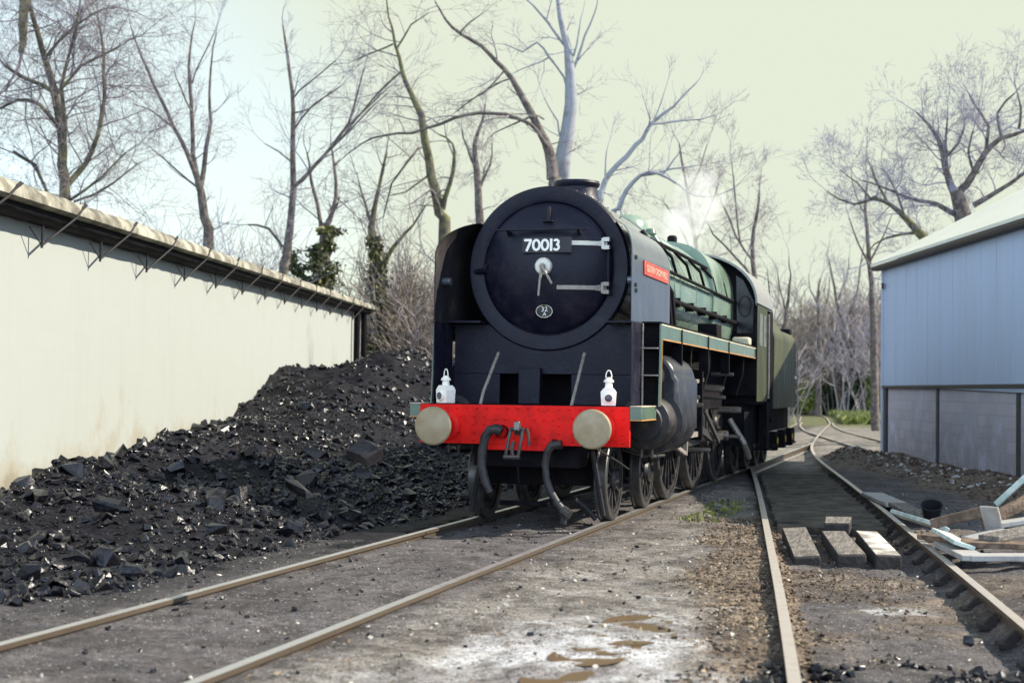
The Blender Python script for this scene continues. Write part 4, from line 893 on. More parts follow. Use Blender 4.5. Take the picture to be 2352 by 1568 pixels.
shade_side = M('shaded_side_timber', (.018, .016, .015), .8, var=.4, scale=6, bump=.5, bscale=20, col2=(.04, .034, .03))  # dark timber colour holds the shade on the baulks' side faces
w3 = M('white_stained_timber', (.30, .265, .22), .8, var=.2, scale=2.2, col2=(.66, .65, .58), cover=(.46, .56), bump=.4)
g_ = 'sleeper timbers between the rails'
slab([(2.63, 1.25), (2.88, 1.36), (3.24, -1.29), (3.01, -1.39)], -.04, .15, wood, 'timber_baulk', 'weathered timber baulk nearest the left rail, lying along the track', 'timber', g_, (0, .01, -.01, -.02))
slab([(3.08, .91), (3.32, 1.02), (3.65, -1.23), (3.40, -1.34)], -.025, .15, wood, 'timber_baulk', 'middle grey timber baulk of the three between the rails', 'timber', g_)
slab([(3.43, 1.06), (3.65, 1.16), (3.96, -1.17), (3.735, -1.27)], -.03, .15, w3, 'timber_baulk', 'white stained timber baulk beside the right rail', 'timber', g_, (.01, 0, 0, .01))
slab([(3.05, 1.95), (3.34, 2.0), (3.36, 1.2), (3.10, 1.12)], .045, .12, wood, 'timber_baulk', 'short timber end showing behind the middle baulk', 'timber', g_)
m = MB(); Y = 2.05; r2 = random.Random(5)
while Y < 13.0:
    x = float(track_x(TB, Y)); h = -.075-.014*r2.random(); wd = .20+.03*r2.random(); k = -.132
    a = [(x-.64, Y+.64*.132*1), (x+.64, Y-.64*.132)]
    hw = .64-.03*r2.random()
    P = []
    for z in (h-.1, h): P += [(x-hw, Y, z), (x+hw, Y-.02, z), (x+hw, Y+wd, z), (x-hw, Y+wd, z)]
    m.add(P, [(0,3,2,1),(4,5,6,7),(0,1,5,4),(1,2,6,5),(2,3,7,6),(3,0,4,7)]); Y += wd+.03
tag(m.build('timber_decking', deck_m, None, 0), 'timber decking darkened by painted shed shadow, laid between the right hand rails', 'decking')

gs = 'scrap timbers heaped by the right hand track'
def plank(a, b, za, zb, wd, th, mat, label, name='scrap_plank', cat='plank', roll=0.0):
    A = atz(a[0], a[1], za); B = atz(b[0], b[1], zb); m = MB(); up = Vector((sin(roll), 0, cos(roll)))
    m.bar(tuple(A), tuple(B), wd, th, tuple(up)); o = m.build(name, mat, None, 0, .008); return tag(o, label, cat, gs)
plank((2056, 1178), (2168, 1212), .10, .08, .13, .05, mint, 'pale mint painted board lying just beyond the right rail', roll=.5)
plank((2162, 1222), (2215, 1252), .14, .12, .20, .04, mint, 'short mint painted board end on top of the big pale plank', roll=.3)
plank((2172, 1250), (2240, 1282), .05, .06, .22, .05, wood_w, 'broad pale plank angled along the near edge of the scrap')
plank((2222, 1279), (2420, 1279), .06, .07, .22, .05, wood_w, 'long pale plank at the front of the scrap heap')
plank((2205, 1247), (2420, 1254), .12, .13, .30, .05, wood_b, 'long brown board lying flat behind the front pale plank')
plank((2140, 1203), (2275, 1170), .16, .33, .12, .10, wood_b, 'dark brown timber sloping up towards the upright white board')
plank((2262, 1200), (2420, 1118), .22, .56, .12, .10, wood_b, 'rusty brown timber leaning up at the right edge of the scrap')
plank((2288, 1158), (2400, 1055), .36, .83, .05, .06, mint, 'thin mint painted batten slanting steeply upwards at the right')
plank((2271, 1163), (2285, 1217), .395, .165, .19, .03, wood_w, 'upright white board end propped in the middle of the scrap')
plank((2222, 1238), (2312, 1218), .10, .18, .26, .035, wood_w, 'white plank tilted beneath the upright board')
plank((2270, 1236), (2420, 1205), .17, .25, .22, .05, wood, 'grey plank lying under the brown timbers at the right edge')
plank((2290, 1205), (2420, 1185), .22, .30, .16, .05, wood_w, 'pale plank end poking out at the right edge of the scrap')
plank((2120, 1232), (2240, 1245), .06, .10, .14, .05, wood_b, 'dark short board between the mint board and the big pale plank')
plank((2003, 1134), (2062, 1160), .03, .03, .30, .05, wood_w, 'pale flat plank lying farthest along beside the right rail')
plank((2062, 1158), (2108, 1182), .05, .05, .24, .05, wood, 'grey flat plank next to the rail, before the mint board')
# bucket
p = atz(2140, 1192, .0); zb = gz(p[0], p[1])
bk = thing('black_bucket', 'black bucket lying among rubble beyond the scrap timbers', 'bucket', (p[0], p[1], zb))
m = MB(); m.lathe([(.001, .0), (.085, .0), (.12, .22), (.128, .225), (.115, .22), (.08, .02), (.001, .02)], (0, 0, 0), 'z', 28); m.v = [(p[0]+a, p[1]-z*.55+b*.8, zb+.02+z*.85+b*.5+.05) for a, b, z in m.v]; m.build('pail', plate_black, bk)
m = MB(); m.tube([(.125*cos(a), -.12*sin(a), .22) for a in np.linspace(0, pi, 12)], .006, 6); m.v = [(p[0]+a, p[1]-z*.55+b*.8, zb+.02+z*.85+b*.5+.05) for a, b, z in m.v]; m.build('handle', plate_black, bk)
# rubble on the bank
P = []; SZ = []
r_ = np.random.default_rng(61); n = 420; S = -12+10.5*r_.random(n); Tt = -1.5+1.25*r_.random(n)
x = S0[0]+S*HD[0]+Tt*NR[0]; y = S0[1]+S*HD[1]+Tt*NR[1]; k = x > track_x(TB, y)+1.05; P = np.stack([x, y, ground_z(x, y)], -1)[k]; SZ = (.03+.16*r_.random(n)**4)[k]
P[:, 2] += SZ*.1; stuff(lumps('rubble', P, SZ, conc, 12, .6), 'broken concrete and stones on the earth bank by the shed', 'rubble')
r_ = np.random.default_rng(62); n = 2600; S = -16+16.5*r_.random(n); Tt = -1.7+1.6*r_.random(n)
x = S0[0]+S*HD[0]+Tt*NR[0]; y = S0[1]+S*HD[1]+Tt*NR[1]; k = x > track_x(TB, y)+.95; P = np.stack([x, y, ground_z(x, y)], -1)[k]; SZ = (.03+.10*r_.random(n)**2)[k]
stuff(lumps('earth_clods', P, SZ, M('dark_earth', (.06, .036, .026), .9, var=.4, scale=4, col2=(.13, .085, .06)), 13, .7, .1), 'brown earth clods heaped along the foot of the shed', 'earth')
# ------------------------------------------------------------------ steam drifting off the safety valves
import bmesh as _b
bm = _b.new(); r2 = random.Random(9)
for k in range(16):
    u = k/15; c_ = Vector((.1+.35*u+r2.gauss(0, .14), 8.6+r2.gauss(0, .3)+.4*u, 3.9+.85*u+r2.gauss(0, .1)))
    _b.ops.create_icosphere(bm, subdivisions=2, radius=.20+.22*r2.random(), matrix=Matrix.Translation(c_))
me = bpy.data.meshes.new('steam'); bm.to_mesh(me); bm.free()
stm = bpy.data.materials.new('steam'); stm.use_nodes = True; tn = stm.node_tree; tn.nodes.remove(tn.nodes['Principled BSDF'])
pv = tn.nodes.new('ShaderNodeVolumePrincipled'); pv.inputs['Color'].default_value = (.96, .96, .93, 1); pv.inputs['Anisotropy'].default_value = .3; SC.cycles.volume_bounces = 4
co_ = tn.nodes.new('ShaderNodeTexCoord'); nz = tn.nodes.new('ShaderNodeTexNoise'); nz.inputs['Scale'].default_value = 3.2; nz.inputs['Detail'].default_value = 4; tn.links.new(co_.outputs['Object'], nz.inputs['Vector'])
mr_ = tn.nodes.new('ShaderNodeMapRange'); mr_.inputs[1].default_value = .40; mr_.inputs[2].default_value = .68; mr_.inputs[3].default_value = 0; mr_.inputs[4].default_value = 2.2; tn.links.new(nz.outputs['Fac'], mr_.inputs[0])
tn.links.new(mr_.outputs[0], pv.inputs['Density']); tn.links.new(pv.outputs[0], tn.nodes['Material Output'].inputs['Volume'])
o = link(me, 'steam', stm, None, 0); rm = o.modifiers.new('merge', 'REMESH'); rm.mode = 'VOXEL'; rm.voxel_size = .07
stuff(o, 'thin white steam drifting up from the boiler top', 'steam')
#PART3

# ------------------------------------------------------------------ trees
def norm(v):
    l = sqrt(v[0]*v[0]+v[1]*v[1]+v[2]*v[2]) or 1; return (v[0]/l, v[1]/l, v[2]/l)
def rvec(r): return norm((r.gauss(0, 1), r.gauss(0, 1), r.gauss(0, 1)))
class Seg:
    def __init__(s): s.a = []; s.b = []; s.ra = []; s.rb = []
    def put(s, a, b, ra, rb): s.a.append(a); s.b.append(b); s.ra.append(ra); s.rb.append(rb)
    def build(s, name, mat, parent=None, n=3):
        A = np.array(s.a); B = np.array(s.b); ra = np.array(s.ra)[:, None]; rb = np.array(s.rb)[:, None]
        d = B-A; d /= np.linalg.norm(d, axis=1, keepdims=True)+1e-9
        ref = np.where(np.abs(d[:, 2:3]) > .9, np.array([[1., 0, 0]]), np.array([[0, 0, 1.]]))
        u = np.cross(d, ref); u /= np.linalg.norm(u, axis=1, keepdims=True); v = np.cross(d, u)
        V = np.zeros((len(A), 2*n, 3))
        for k in range(n):
            c_, q = cos(2*pi*k/n), sin(2*pi*k/n); o = u*c_+v*q; V[:, k] = A+o*ra; V[:, n+k] = B+o*rb
        f = np.array([(k, (k+1) % n, n+(k+1) % n, n+k) for k in range(n)]); F = (f[None]+(np.arange(len(A))*2*n)[:, None, None]).reshape(-1, 4)
        return raw_mesh(name, V.reshape(-1, 3), F, mat, parent, 60 if n > 4 else 0)
def grow(S, p, d, L, rad, lev, r, up=.12, wander=.22, ang=.7, kids=3, ns=4, thin=.0055):
    step = L/ns
    for i in range(ns):
        q = rvec(r); d = norm((d[0]+q[0]*wander, d[1]+q[1]*wander, d[2]+q[2]*wander+up*.5))
        p2 = (p[0]+d[0]*step, p[1]+d[1]*step, p[2]+d[2]*step)
        r0 = max(thin, rad*(1-.75*i/ns)); r1 = max(thin*.8, rad*(1-.75*(i+1)/ns)); S.put(p, p2, r0, r1); p = p2
        if lev > 0 and (i > 0 or ns < 3):
            for k in range(kids if r.random() < .8 else max(1, kids-1)):
                q = rvec(r); e = norm((d[0]*cos(ang)+q[0]*sin(ang), d[1]*cos(ang)+q[1]*sin(ang), d[2]*cos(ang)+q[2]*sin(ang)))
                grow(S, p, e, L*(.42+.3*r.random()), r1*.6, lev-1, r, up, wander*1.15, ang, kids, max(3, ns-1), thin)
def limb_points(pts, D, r, wob=.6, ground=False):
    """traced polyline (x, y, width) -> 3-D points at distance D, wandering in depth too"""
    out = []; rad = []; dd = 0
    for i, (x, y, wd) in enumerate(pts):
        if i: dd += r.uniform(-1, 1)*wob*abs(y-pts[i-1][1])/120
        out.append(tuple(atd(x, y, D+dd))); rad.append(wd*.44/FPX*D)
    if ground: 
        x, y, z = out[0]; out.insert(0, (x, y, -.3)); rad.insert(0, rad[0]*1.25)
    return out, rad
def tree(label, D, trunks, bark_mat, twig_mat, seed, lev=2, every=.9, tl=1.8, kids=2, start=.25, up=.1, name='bare_tree', side=None, group='bare trees around the yard', thin=None, ang=.7, wander=.24, wob=.6, tw0=.022):
    tl *= (D/37)**.5; every *= D/37
    r = random.Random(seed); b0 = atd(trunks[0][0][0], trunks[0][0][1], D)
    t = thing(name, label, 'tree', (b0[0], b0[1], 0), group); mb = MB(); S = Seg()
    thin = thin or D*.00009
    for k, tr in enumerate(trunks):
        P, Rd = limb_points(tr, D, r, wob if k else wob*.3, ground=(k == 0)); Rd = [max(q, .012) for q in Rd]
        # smooth the traced polyline a little
        PP, RR = [], []
        for i in range(len(P)-1):
            m_ = max(2, int(math.dist(P[i], P[i+1])/.7)); m_ = min(m_, 7)
            for j in range(m_):
                u = j/m_; a = P[max(0, i-1)]; b = P[i]; c = P[i+1]; e = P[min(len(P)-1, i+2)]
                f = lambda q: .5*((2*b[q])+(c[q]-a[q])*u+(2*a[q]-5*b[q]+4*c[q]-e[q])*u*u+(3*b[q]-a[q]-3*c[q]+e[q])*u**3)
                w_ = .012*D/30; PP.append((f(0)+r.gauss(0, w_), f(1)+r.gauss(0, w_), f(2)+r.gauss(0, w_))); RR.append(Rd[i]*(1-u)+Rd[i+1]*u)
        PP.append(P[-1]); RR.append(Rd[-1]); mb.tube(PP, RR, 9 if k == 0 else 7)
        tot = sum(math.dist(PP[i], PP[i+1]) for i in range(len(PP)-1)); acc = 0; nxt = start*tot if k == 0 else .15*tot
        for i in range(len(PP)-1):
            l = math.dist(PP[i], PP[i+1]); d0 = norm(tuple(PP[i+1][q]-PP[i][q] for q in range(3)))
            while nxt < acc+l:
                u = (nxt-acc)/l; p = tuple(PP[i][q]*(1-u)+PP[i+1][q]*u for q in range(3)); q = rvec(r)
                if side: q = norm((q[0]+side[0], q[1]+side[1], q[2]+side[2]))
                e = norm((d0[0]*.55+q[0]*.85, d0[1]*.55+q[1]*.85, d0[2]*.55+q[2]*.85))
                frac = 1-.5*nxt/tot
                grow(S, p, e, tl*frac*(.6+.7*r.random()), min(RR[i]*.5, tw0*D/35), lev, r, up, wander, ang, kids, 4, thin); nxt += every*(.5+r.random())
            acc += l
        d0 = norm(tuple(PP[-1][q]-PP[-2][q] for q in range(3))); grow(S, PP[-1], d0, tl*.7, RR[-1]*.8, lev, r, up, wander, .5, kids, 4, thin)
    mb.build('trunk', bark_mat, t, 50)
    if S.a: S.build('crown', twig_mat, t)
    return t
def leaves(name, centres, mat, parent, seed, size=.07):
    P = np.array(centres); r = np.random.default_rng(seed); V, F = leaf_quads(P, size*(.6+.8*r.random(len(P))), seed, 1.0); return raw_mesh(name, V, F, mat, parent, 0)

tree('dense tangled tree at the far left rising over the white roof', 43, [
    [(150, 520, 32), (150, 440, 28), (143, 380, 26), (140, 300, 22), (122, 200, 20), (100, 120, 16), (70, 20, 12), (50, -60, 8)],
    [(150, 430, 18), (195, 375, 15), (226, 310, 12), (238, 220, 10), (236, 120, 8), (225, 40, 5)],
    [(143, 370, 12), (150, 280, 11), (140, 200, 10), (160, 120, 8), (180, 30, 6)],
    [(165, 460, 8), (235, 405, 6), (290, 350, 4)], [(170, 465, 7), (260, 420, 5), (318, 375, 3)],
    [(30, 350, 9), (80, 382, 10), (108, 440, 8)], [(122, 210, 12), (60, 180, 10), (10, 150, 8)], [(140, 300, 12), (90, 240, 10), (40, 230, 8), (0, 250, 7)],
    [(128, 220, 10), (190, 150, 8), (270, 110, 5)], [(105, 130, 9), (170, 60, 7), (240, 20, 4)], [(60, -20, 26), (52, 60, 24), (48, 120, 14)]],
    bark_moss, twig_m, 11, lev=3, every=.20, tl=2.4, kids=2, start=.15, up=-.08, wander=.34)
tree('slim forked tree with three upright stems behind the white building', 49, [
    [(478, 590, 30), (470, 500, 24), (460, 440, 21), (455, 415, 18)],
    [(457, 420, 14), (430, 350, 12), (402, 292, 10), (360, 205, 8), (325, 130, 6), (300, 60, 3)],
    [(456, 420, 14), (443, 350, 12), (441, 270, 11), (437, 190, 9), (436, 110, 6), (448, 50, 3)],
    [(462, 430, 14), (474, 340, 12), (484, 280, 9), (481, 210, 7), (490, 110, 4), (497, 70, 2)],
    [(450, 430, 6), (405, 390, 5), (352, 345, 3)], [(440, 190, 5), (462, 140, 4), (495, 68, 2)], [(443, 260, 6), (415, 200, 4), (400, 160, 2)], [(400, 290, 6), (350, 255, 4), (310, 240, 2)]],
    bark, twig_l, 12, lev=2, every=1.0, tl=1.1, kids=2, start=.7, up=.25)
tree('tall straight tree with twigs streaming right, left of the ivy tree', 50, [
    [(650, 660, 27), (657, 590, 24), (668, 520, 20), (674, 430, 17), (673, 300, 13), (672, 210, 10), (660, 130, 8), (650, 60, 4)],
    [(678, 430, 11), (720, 385, 10), (765, 335, 9), (800, 285, 7), (820, 220, 5), (835, 160, 3)],
    [(650, 570, 8), (615, 527, 7), (570, 516, 4)], [(673, 300, 6), (720, 240, 5), (780, 200, 3)], [(673, 220, 5), (710, 190, 4), (770, 140, 3)], [(672, 260, 5), (710, 250, 4), (760, 210, 2)],
    [(668, 370, 5), (640, 350, 4), (608, 330, 2)], [(790, 300, 6), (850, 240, 4), (900, 195, 2)], [(760, 340, 6), (830, 270, 4), (890, 215, 2)]],
    bark, twig_l, 13, lev=2, every=.75, tl=1.5, kids=2, start=.35, up=.12, side=(.75, .1, .25))
t = tree('tree thickly wrapped in dark ivy beside the end of the white roof', 52, [
    [(738, 690, 40), (742, 600, 32), (746, 530, 24)], [(742, 535, 12), (730, 470, 10), (715, 410, 8), (705, 350, 4)], [(752, 530, 12), (772, 450, 10), (768, 390, 8), (760, 330, 4)], [(735, 600, 8), (690, 620, 6), (665, 575, 3)]],
    bark, twig_m, 14, lev=2, every=.6, tl=1.4, kids=2, start=.8, name='ivy_clad_tree', wander=.34)
r = random.Random(4); C = []
for k in range(4200):
    u = r.random(); y = 520+u*150; x = 752+8*sin(u*11)-22*u+(9+17*u+7*sin(u*23))*r.gauss(0, .75); C.append(tuple(atd(x, y, 52+r.gauss(0, .5))))
for k in range(420): u = r.random(); C.append(tuple(atd(665+u*30+r.gauss(0, 8), 590+u*50+r.gauss(0, 12), 52+r.gauss(0, .4))))
leaves('ivy', C, ivy_m, t, 3, .085)
t = tree('ivy covered trunk standing just past the end of the white building', 54, [
    [(862, 840, 42), (864, 760, 38), (868, 680, 34), (864, 600, 30), (857, 545, 24), (856, 500, 16), (870, 430, 10), (888, 350, 6)],
    [(872, 625, 18), (892, 590, 13), (915, 552, 10), (948, 515, 6), (980, 470, 3)], [(857, 520, 10), (838, 470, 7), (825, 420, 4)]],
    bark_moss, twig_m, 15, lev=2, every=.5, tl=1.4, kids=2, start=.62, name='ivy_clad_tree', wander=.34)
C = []
for k in range(4200):
    y = r.uniform(545, 835); w_ = np.interp(y, [545, 600, 700, 835], [13, 19, 24, 27]); x = np.interp(y, [545, 600, 700, 835], [857, 866, 868, 860])+w_*r.gauss(0, .55); C.append(tuple(atd(x, y, 54-.3+r.gauss(0, .35))))
leaves('ivy', C, ivy_m, t, 5, .085)
tree('mossy leaning tree left of the smokebox, arching across the sky', 50, [
    [(1020, 560, 34), (1012, 490, 28), (990, 400, 24), (978, 330, 21), (968, 265, 19), (945, 215, 14), (925, 160, 11), (908, 100, 8), (893, 40, 5), (885, -20, 3)],
    [(1018, 480, 16), (1035, 420, 12), (1044, 370, 10), (1040, 330, 6), (1010, 310, 4)],
    [(968, 260, 7), (952, 225, 6), (930, 185, 3)], [(912, 110, 6), (945, 55, 4), (985, 30, 2)],
    [(925, 160, 6), (880, 200, 5), (830, 260, 4), (780, 320, 3)], [(905, 100, 5), (860, 120, 4), (800, 145, 2)], [(960, 340, 6), (900, 420, 5), (880, 500, 3)], [(985, 400, 6), (930, 440, 4), (890, 450, 2)]],
    bark_moss, twig_m, 16, lev=2, every=.42, tl=1.9, kids=2, start=.25, up=-.05, wander=.3, side=(-.6, 0, -.1))
tree('reddish twiggy tree half hidden just left of the smokebox top', 58, [
    [(1102, 560, 24), (1100, 480, 21), (1096, 400, 18), (1090, 330, 12), (1108, 280, 7), (1115, 240, 4)], [(1095, 390, 9), (1072, 340, 6), (1062, 300, 3)], [(1098, 440, 8), (1125, 380, 6), (1130, 330, 3)]],
    bark, twig_b, 17, lev=3, every=.5, tl=.9, kids=2, start=.3, wander=.36)
tree('big pale trunked tree standing directly behind the chimney', 48, [
    [(1295, 470, 50), (1292, 410, 46), (1300, 320, 40), (1311, 240, 33), (1310, 170, 27), (1303, 110, 20), (1288, 40, 14), (1278, -40, 9)],
    [(1303, 110, 10), (1270, 70, 8), (1245, 35, 7), (1205, -5, 4)], [(1315, 165, 9), (1335, 110, 7), (1355, 55, 5), (1372, 8, 3)], [(1318, 130, 6), (1330, 70, 4), (1338, 30, 2)],
    [(1306, 215, 8), (1296, 175, 7), (1262, 130, 6), (1235, 98, 5), (1200, 118, 4), (1165, 104, 3)], [(1290, 330, 5), (1278, 280, 4), (1250, 225, 2)], [(1262, 130, 4), (1220, 150, 3), (1180, 168, 2)]],
    bark_pale, twig_l, 18, lev=2, every=1.2, tl=1.2, kids=2, start=.45, up=.1, wander=.34)
tree('brown leaning tree in front of the pale trunk, with a long limb reaching left', 47, [
    [(1276, 470, 38), (1272, 410, 34), (1262, 350, 27), (1240, 300, 22), (1205, 235, 19), (1175, 180, 15), (1140, 140, 12), (1105, 105, 11), (1060, 80, 9), (1025, 45, 7), (1000, 5, 4)],
    [(1262, 345, 13), (1235, 300, 11), (1195, 275, 10), (1130, 262, 9), (1075, 263, 9), (1010, 285, 8), (950, 303, 7), (880, 312, 6), (830, 330, 4), (770, 380, 2)],
    [(1215, 270, 6), (1165, 290, 4), (1120, 320, 2)], [(1175, 180, 5), (1120, 205, 4), (1050, 255, 3)], [(1160, 160, 5), (1110, 215, 3), (1060, 235, 2)], [(1055, 78, 5), (1080, 50, 4), (1110, 30, 2)], [(1250, 275, 5), (1220, 262, 3), (1180, 262, 2)]],
    bark, twig_m, 19, lev=2, every=.95, tl=1.3, kids=2, start=.45, up=.0, wander=.32, side=(-.5, 0, 0))
tree('pale slanting tree leaning right above the boiler', 38, [
    [(1378, 500, 20), (1382, 440, 17), (1400, 400, 14), (1440, 358, 13), (1478, 315, 11), (1500, 280, 9), (1545, 245, 6), (1600, 190, 3)],
    [(1390, 420, 6), (1392, 380, 4), (1394, 345, 2)], [(1490, 300, 6), (1510, 260, 4), (1525, 215, 2)], [(1500, 285, 5), (1570, 278, 4), (1640, 265, 2)]],
    bark_pale, twig_l, 20, lev=2, every=1.3, tl=.9, kids=2, start=.5)
tree('grey curved tree arching right behind the pale slanting one', 42, [
    [(1405, 540, 16), (1420, 480, 14), (1440, 435, 12), (1470, 405, 10), (1510, 398, 8), (1560, 425, 6), (1600, 450, 5), (1660, 445, 3), (1700, 420, 2)],
    [(1470, 405, 6), (1540, 390, 5), (1600, 380, 3)], [(1520, 400, 5), (1545, 370, 4), (1565, 340, 2)]],
    bark_pale, twig_l, 21, lev=2, every=.7, tl=1.3, kids=2, start=.5)
for k, (lab, D, tr, sd2, tm, ev) in enumerate((
    ('brown twiggy tree above the boiler, left of the taller one', 50, [[(1600, 760, 14), (1600, 620, 12), (1590, 520, 10), (1575, 430, 7), (1560, 330, 4)], [(1598, 600, 7), (1560, 520, 5), (1530, 470, 3)], [(1595, 560, 7), (1630, 480, 5), (1650, 420, 3)], [(1580, 440, 4), (1610, 380, 3), (1625, 330, 2)]], 22, twig_b, .30),
    ('taller brown twiggy tree with a dark stem behind the cab', 48, [[(1738, 800, 16), (1735, 650, 14), (1728, 560, 11), (1738, 500, 9), (1745, 440, 4)], [(1730, 600, 6), (1690, 540, 5), (1660, 470, 3)], [(1728, 640, 7), (1690, 590, 6), (1640, 540, 4), (1610, 480, 2)], [(1700, 560, 5), (1690, 460, 4), (1680, 370, 2)]], 23, twig_b, .30),
    ('small bare snag tree between the cab and the tender top', 44, [[(1800, 800, 13), (1802, 740, 11), (1812, 690, 8), (1816, 630, 4), (1812, 590, 2)], [(1805, 720, 5), (1790, 660, 3), (1785, 620, 2)], [(1764, 780, 7), (1768, 690, 5), (1762, 620, 2)]], 24, twig_b, .8),
    ('crooked little tree just left of the dark thicket beyond the tender', 98, [[(1880, 900, 15), (1882, 780, 11), (1878, 690, 8), (1884, 640, 4)], [(1880, 740, 6), (1900, 690, 4), (1905, 640, 2)], [(1880, 700, 5), (1862, 670, 3), (1858, 630, 2)]], 25, twig_b, .5),
    ('forked brown tree in the middle of the far thicket', 102, [[(1945, 930, 22), (1942, 800, 17), (1938, 740, 12), (1922, 690, 8), (1905, 600, 4)], [(1940, 750, 9), (1962, 690, 7), (1975, 620, 4), (1985, 560, 2)], [(1925, 690, 6), (1945, 640, 4), (1950, 590, 2)]], 26, twig_b, .55),
    ('tall thin dark trunk close against the left corner of the grey shed', 60, [[(2011, 1010, 24), (2009, 900, 22), (2006, 760, 19), (2000, 650, 14), (1995, 560, 11), (1988, 480, 8), (1992, 420, 4)], [(2000, 620, 7), (1975, 560, 5), (1950, 500, 3)], [(1998, 600, 6), (2030, 540, 4), (2050, 490, 2)], [(1990, 500, 4), (1965, 450, 3), (1955, 400, 2)]], 27, twig_l, .6))):
    tree(lab, D, tr, bark, tm, sd2, lev=3 if k < 2 else 2, every=ev*2.0, tl=1.05, kids=2, start=.4, wander=.36)
tree('broad spreading oak rising behind the grey shed roof', 44, [
    [(2225, 640, 56), (2218, 540, 48), (2205, 470, 40), (2195, 440, 30)],
    [(2195, 450, 24), (2172, 385, 17), (2155, 320, 12), (2128, 285, 8), (2105, 258, 4)], [(2205, 440, 22), (2235, 400, 18), (2265, 350, 15), (2300, 320, 12), (2350, 300, 9), (2400, 250, 5)],
    [(2175, 400, 10), (2172, 330, 8), (2176, 270, 4)], [(2265, 350, 11), (2270, 290, 9), (2240, 240, 6), (2225, 215, 3)], [(2300, 320, 9), (2290, 260, 7), (2330, 215, 4)], [(2340, 300, 8), (2345, 250, 6), (2330, 190, 3)],
    [(2210, 500, 18), (2150, 470, 12), (2110, 460, 10), (2070, 450, 8), (2020, 425, 5), (1980, 415, 3)], [(2235, 470, 16), (2290, 440, 12), (2350, 400, 9), (2420, 370, 6)], [(2165, 370, 9), (2200, 330, 7), (2215, 290, 4)], [(2240, 400, 8), (2225, 350, 6), (2235, 300, 4)]],
    bark, twig_l, 28, lev=3, every=.26, tl=1.25, kids=2, start=.8, wander=.38, up=.08)
tree('crooked mossy limbed tree reaching left over the shed eave', 46, [
    [(2180, 680, 40), (2160, 590, 34), (2110, 535, 24), (2085, 505, 17), (2045, 470, 12), (2010, 455, 9), (1960, 470, 6), (1900, 440, 3)],
    [(2040, 468, 8), (2010, 410, 6), (1995, 370, 3)], [(2080, 505, 8), (2060, 440, 6), (2030, 390, 3)], [(2000, 458, 6), (1970, 420, 4), (1930, 390, 2)], [(2110, 535, 10), (2060, 540, 7), (2010, 560, 4), (1980, 600, 2)]],
    bark_moss, twig_l, 29, lev=3, every=.30, tl=1.15, kids=2, start=.55, wander=.4)

# ------------------------------------------------------------------ thickets, bushes, far wood
def thicket(name, label, D, box, n, hgt, mat, seed, lev=1, spread=4, thin=.008, kids=2, rad=.02, cat='brushwood', base=None, tl=.45, lean=.25):
    r = random.Random(seed); S = Seg()
    for k in range(n):
        x = r.uniform(box[0], box[1]); Dk = D+r.uniform(-spread, spread); q = atd(x, 880, Dk); zt = atd(x, r.gauss(box[2], box[3]), Dk)[2]
        h = max(.6, zt-(base or 0)); p = (q[0], q[1], base or -.1); d0 = norm((r.gauss(0, lean), r.gauss(0, lean), 1)); ns = 5; d = d0
        for i in range(ns):
            v = rvec(r); d = norm((d[0]+v[0]*.2, d[1]+v[1]*.2, d[2]+v[2]*.2+.1)); p2 = (p[0]+d[0]*h/ns, p[1]+d[1]*h/ns, p[2]+d[2]*h/ns)
            S.put(p, p2, max(thin, rad*(1-.7*i/ns)), max(thin, rad*(1-.7*(i+1)/ns))); p = p2
            if i > 0 and lev >= 0:
                for c in range(kids): v = rvec(r); grow(S, p, norm((d[0]*.7+v[0]*.7, d[1]*.7+v[1]*.7, d[2]*.7+v[2]*.5)), h*tl*r.uniform(.5, 1), thin*1.6, lev, r, .15, .3, .6, 2, 3, thin)
    return stuff(S.build(name, mat), label, cat)
thicket('brush_thicket', 'tan dry brushwood between the white building and the engine', 56, (868, 1010, 735, 40), 170, 3, straw, 71, 1, 3, .012, 2, .025)
thicket('brush_thicket', 'dead brown stems standing behind the coal heap crest', 54, (920, 1000, 700, 40), 14, 3, twig_b, 72, 1, 2, .010, 2, .03)
thicket('scrub', 'fine grey scrub showing over the roof of the white building', 66, (365, 640, 640, 22), 34, 4, twig_l, 73, 1, 3, .012, 2, .04, lean=.15)
thicket('far_scrub', 'grey brown scrub behind the dark loco and its boiler', 70, (1560, 1840, 830, 20), 50, 4, twig_b, 74, 1, 6, .014, 2, .03)
thicket('far_wood', 'hazy brown wood closing the view beyond the junction', 112, (1800, 2060, 790, 30), 300, 6, straw, 75, 1, 10, .024, 2, .035, cat='wood')
thicket('far_wood', 'grey twiggy wood behind the shed corner', 100, (1925, 2060, 760, 40), 50, 6, twig_b, 76, 1, 6, .022, 2, .06, cat='wood')
thicket('far_wood', 'distant belt of bare wood along the horizon', 130, (-200, 2600, 875, 12), 700, 6, straw, 77, 0, 14, .04, 2, .10, cat='wood', tl=.35)
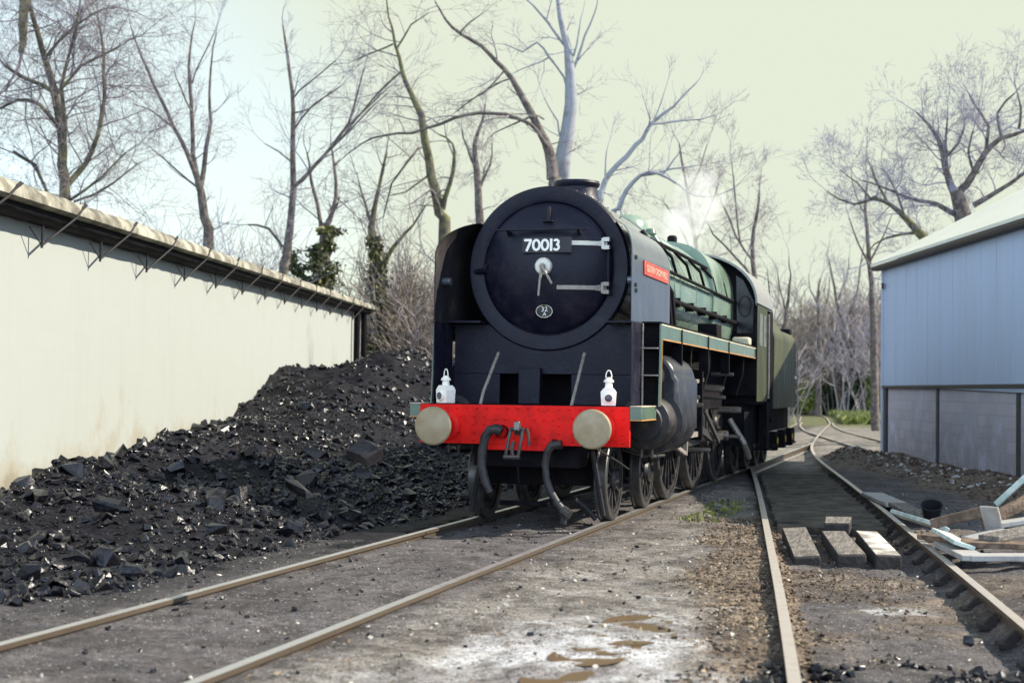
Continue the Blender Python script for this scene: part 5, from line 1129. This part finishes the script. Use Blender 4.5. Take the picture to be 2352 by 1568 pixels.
def bush(label, D, cx, cyy, rx, ry, n, size, mat, seed, name='evergreen_bush'):
    r = random.Random(seed); b0 = atd(cx, cyy, D); t = thing(name, label, 'bush', (b0[0], b0[1], 0)); C = []
    k_ = D/FPX; lobes = [(r.uniform(-.6, .6), r.uniform(-.6, .6), r.uniform(-.75, .6), r.uniform(.3, .55)) for _ in range(14)]
    for i in range(n):
        a, b, c, s_ = lobes[i % 14]; v = rvec(r); u = s_*r.random()**.35
        C.append((b0[0]+(a+v[0]*u)*rx*k_, b0[1]+(b+v[1]*u)*rx*k_, max(.05, b0[2]+(c+v[2]*u)*ry*k_)))
    leaves('foliage', C, mat, t, seed, size); m = MB()
    for q in range(4): m.tube([(b0[0]+.1*q, b0[1], -.1), (b0[0]+(q-1.5)*rx*k_*.2, b0[1], b0[2]*.6), (b0[0]+(q-1.5)*rx*k_*.4, b0[1]+.2, b0[2])], [.06, .04, .02], 6)
    m.build('stem', bark, t); return t
bush('dark rounded evergreen bush at the edge of the far wood', 104, 1895, 915, 30, 34, 3400, .28, ever_m, 81)
bush('taller narrow evergreen holly clump right of the rounded bush', 100, 1968, 900, 22, 52, 3600, .26, ever_m, 82)
bush('pale green shrub just past the tail of the tender', 100, 1845, 908, 26, 40, 2200, .26, grass_m, 83, 'green_shrub')
bush('light green undergrowth against the shed corner', 96, 2003, 905, 16, 50, 1500, .24, grass_m, 84, 'green_shrub')
r_ = np.random.default_rng(91); n = 9000
u = r_.random(n); Dk = 40+r_.random(n)*22; px_ = 1900+r_.random(n)*125
P = np.array([atz(px_[i], 946+26*r_.random(), 0.0) for i in range(n)]); P[:, 2] = .05+.12*r_.random(n)
k = P[:, 0] > track_x(TB, P[:, 1])+1.4; P = P[k]; V, F = leaf_quads(P, .14+.18*r_.random(len(P)), 92, 2.5); stuff(raw_mesh('grass', V, F, grass_m), 'bright green grass patch beyond the branch track', 'grass')
x = 1.35+.5*r_.random(150); y = 1.8+3.4*r_.random(150); k = x < track_x(TB, y)-1.0; P = np.stack([x, y, ground_z(x, y)+.02], -1)[k]
V, F = leaf_quads(P, .02+.03*r_.random(len(P)), 93, 2.5); stuff(raw_mesh('grass_tufts', V, F, grass_m), 'small green weeds between the engine and the right hand track', 'weeds')
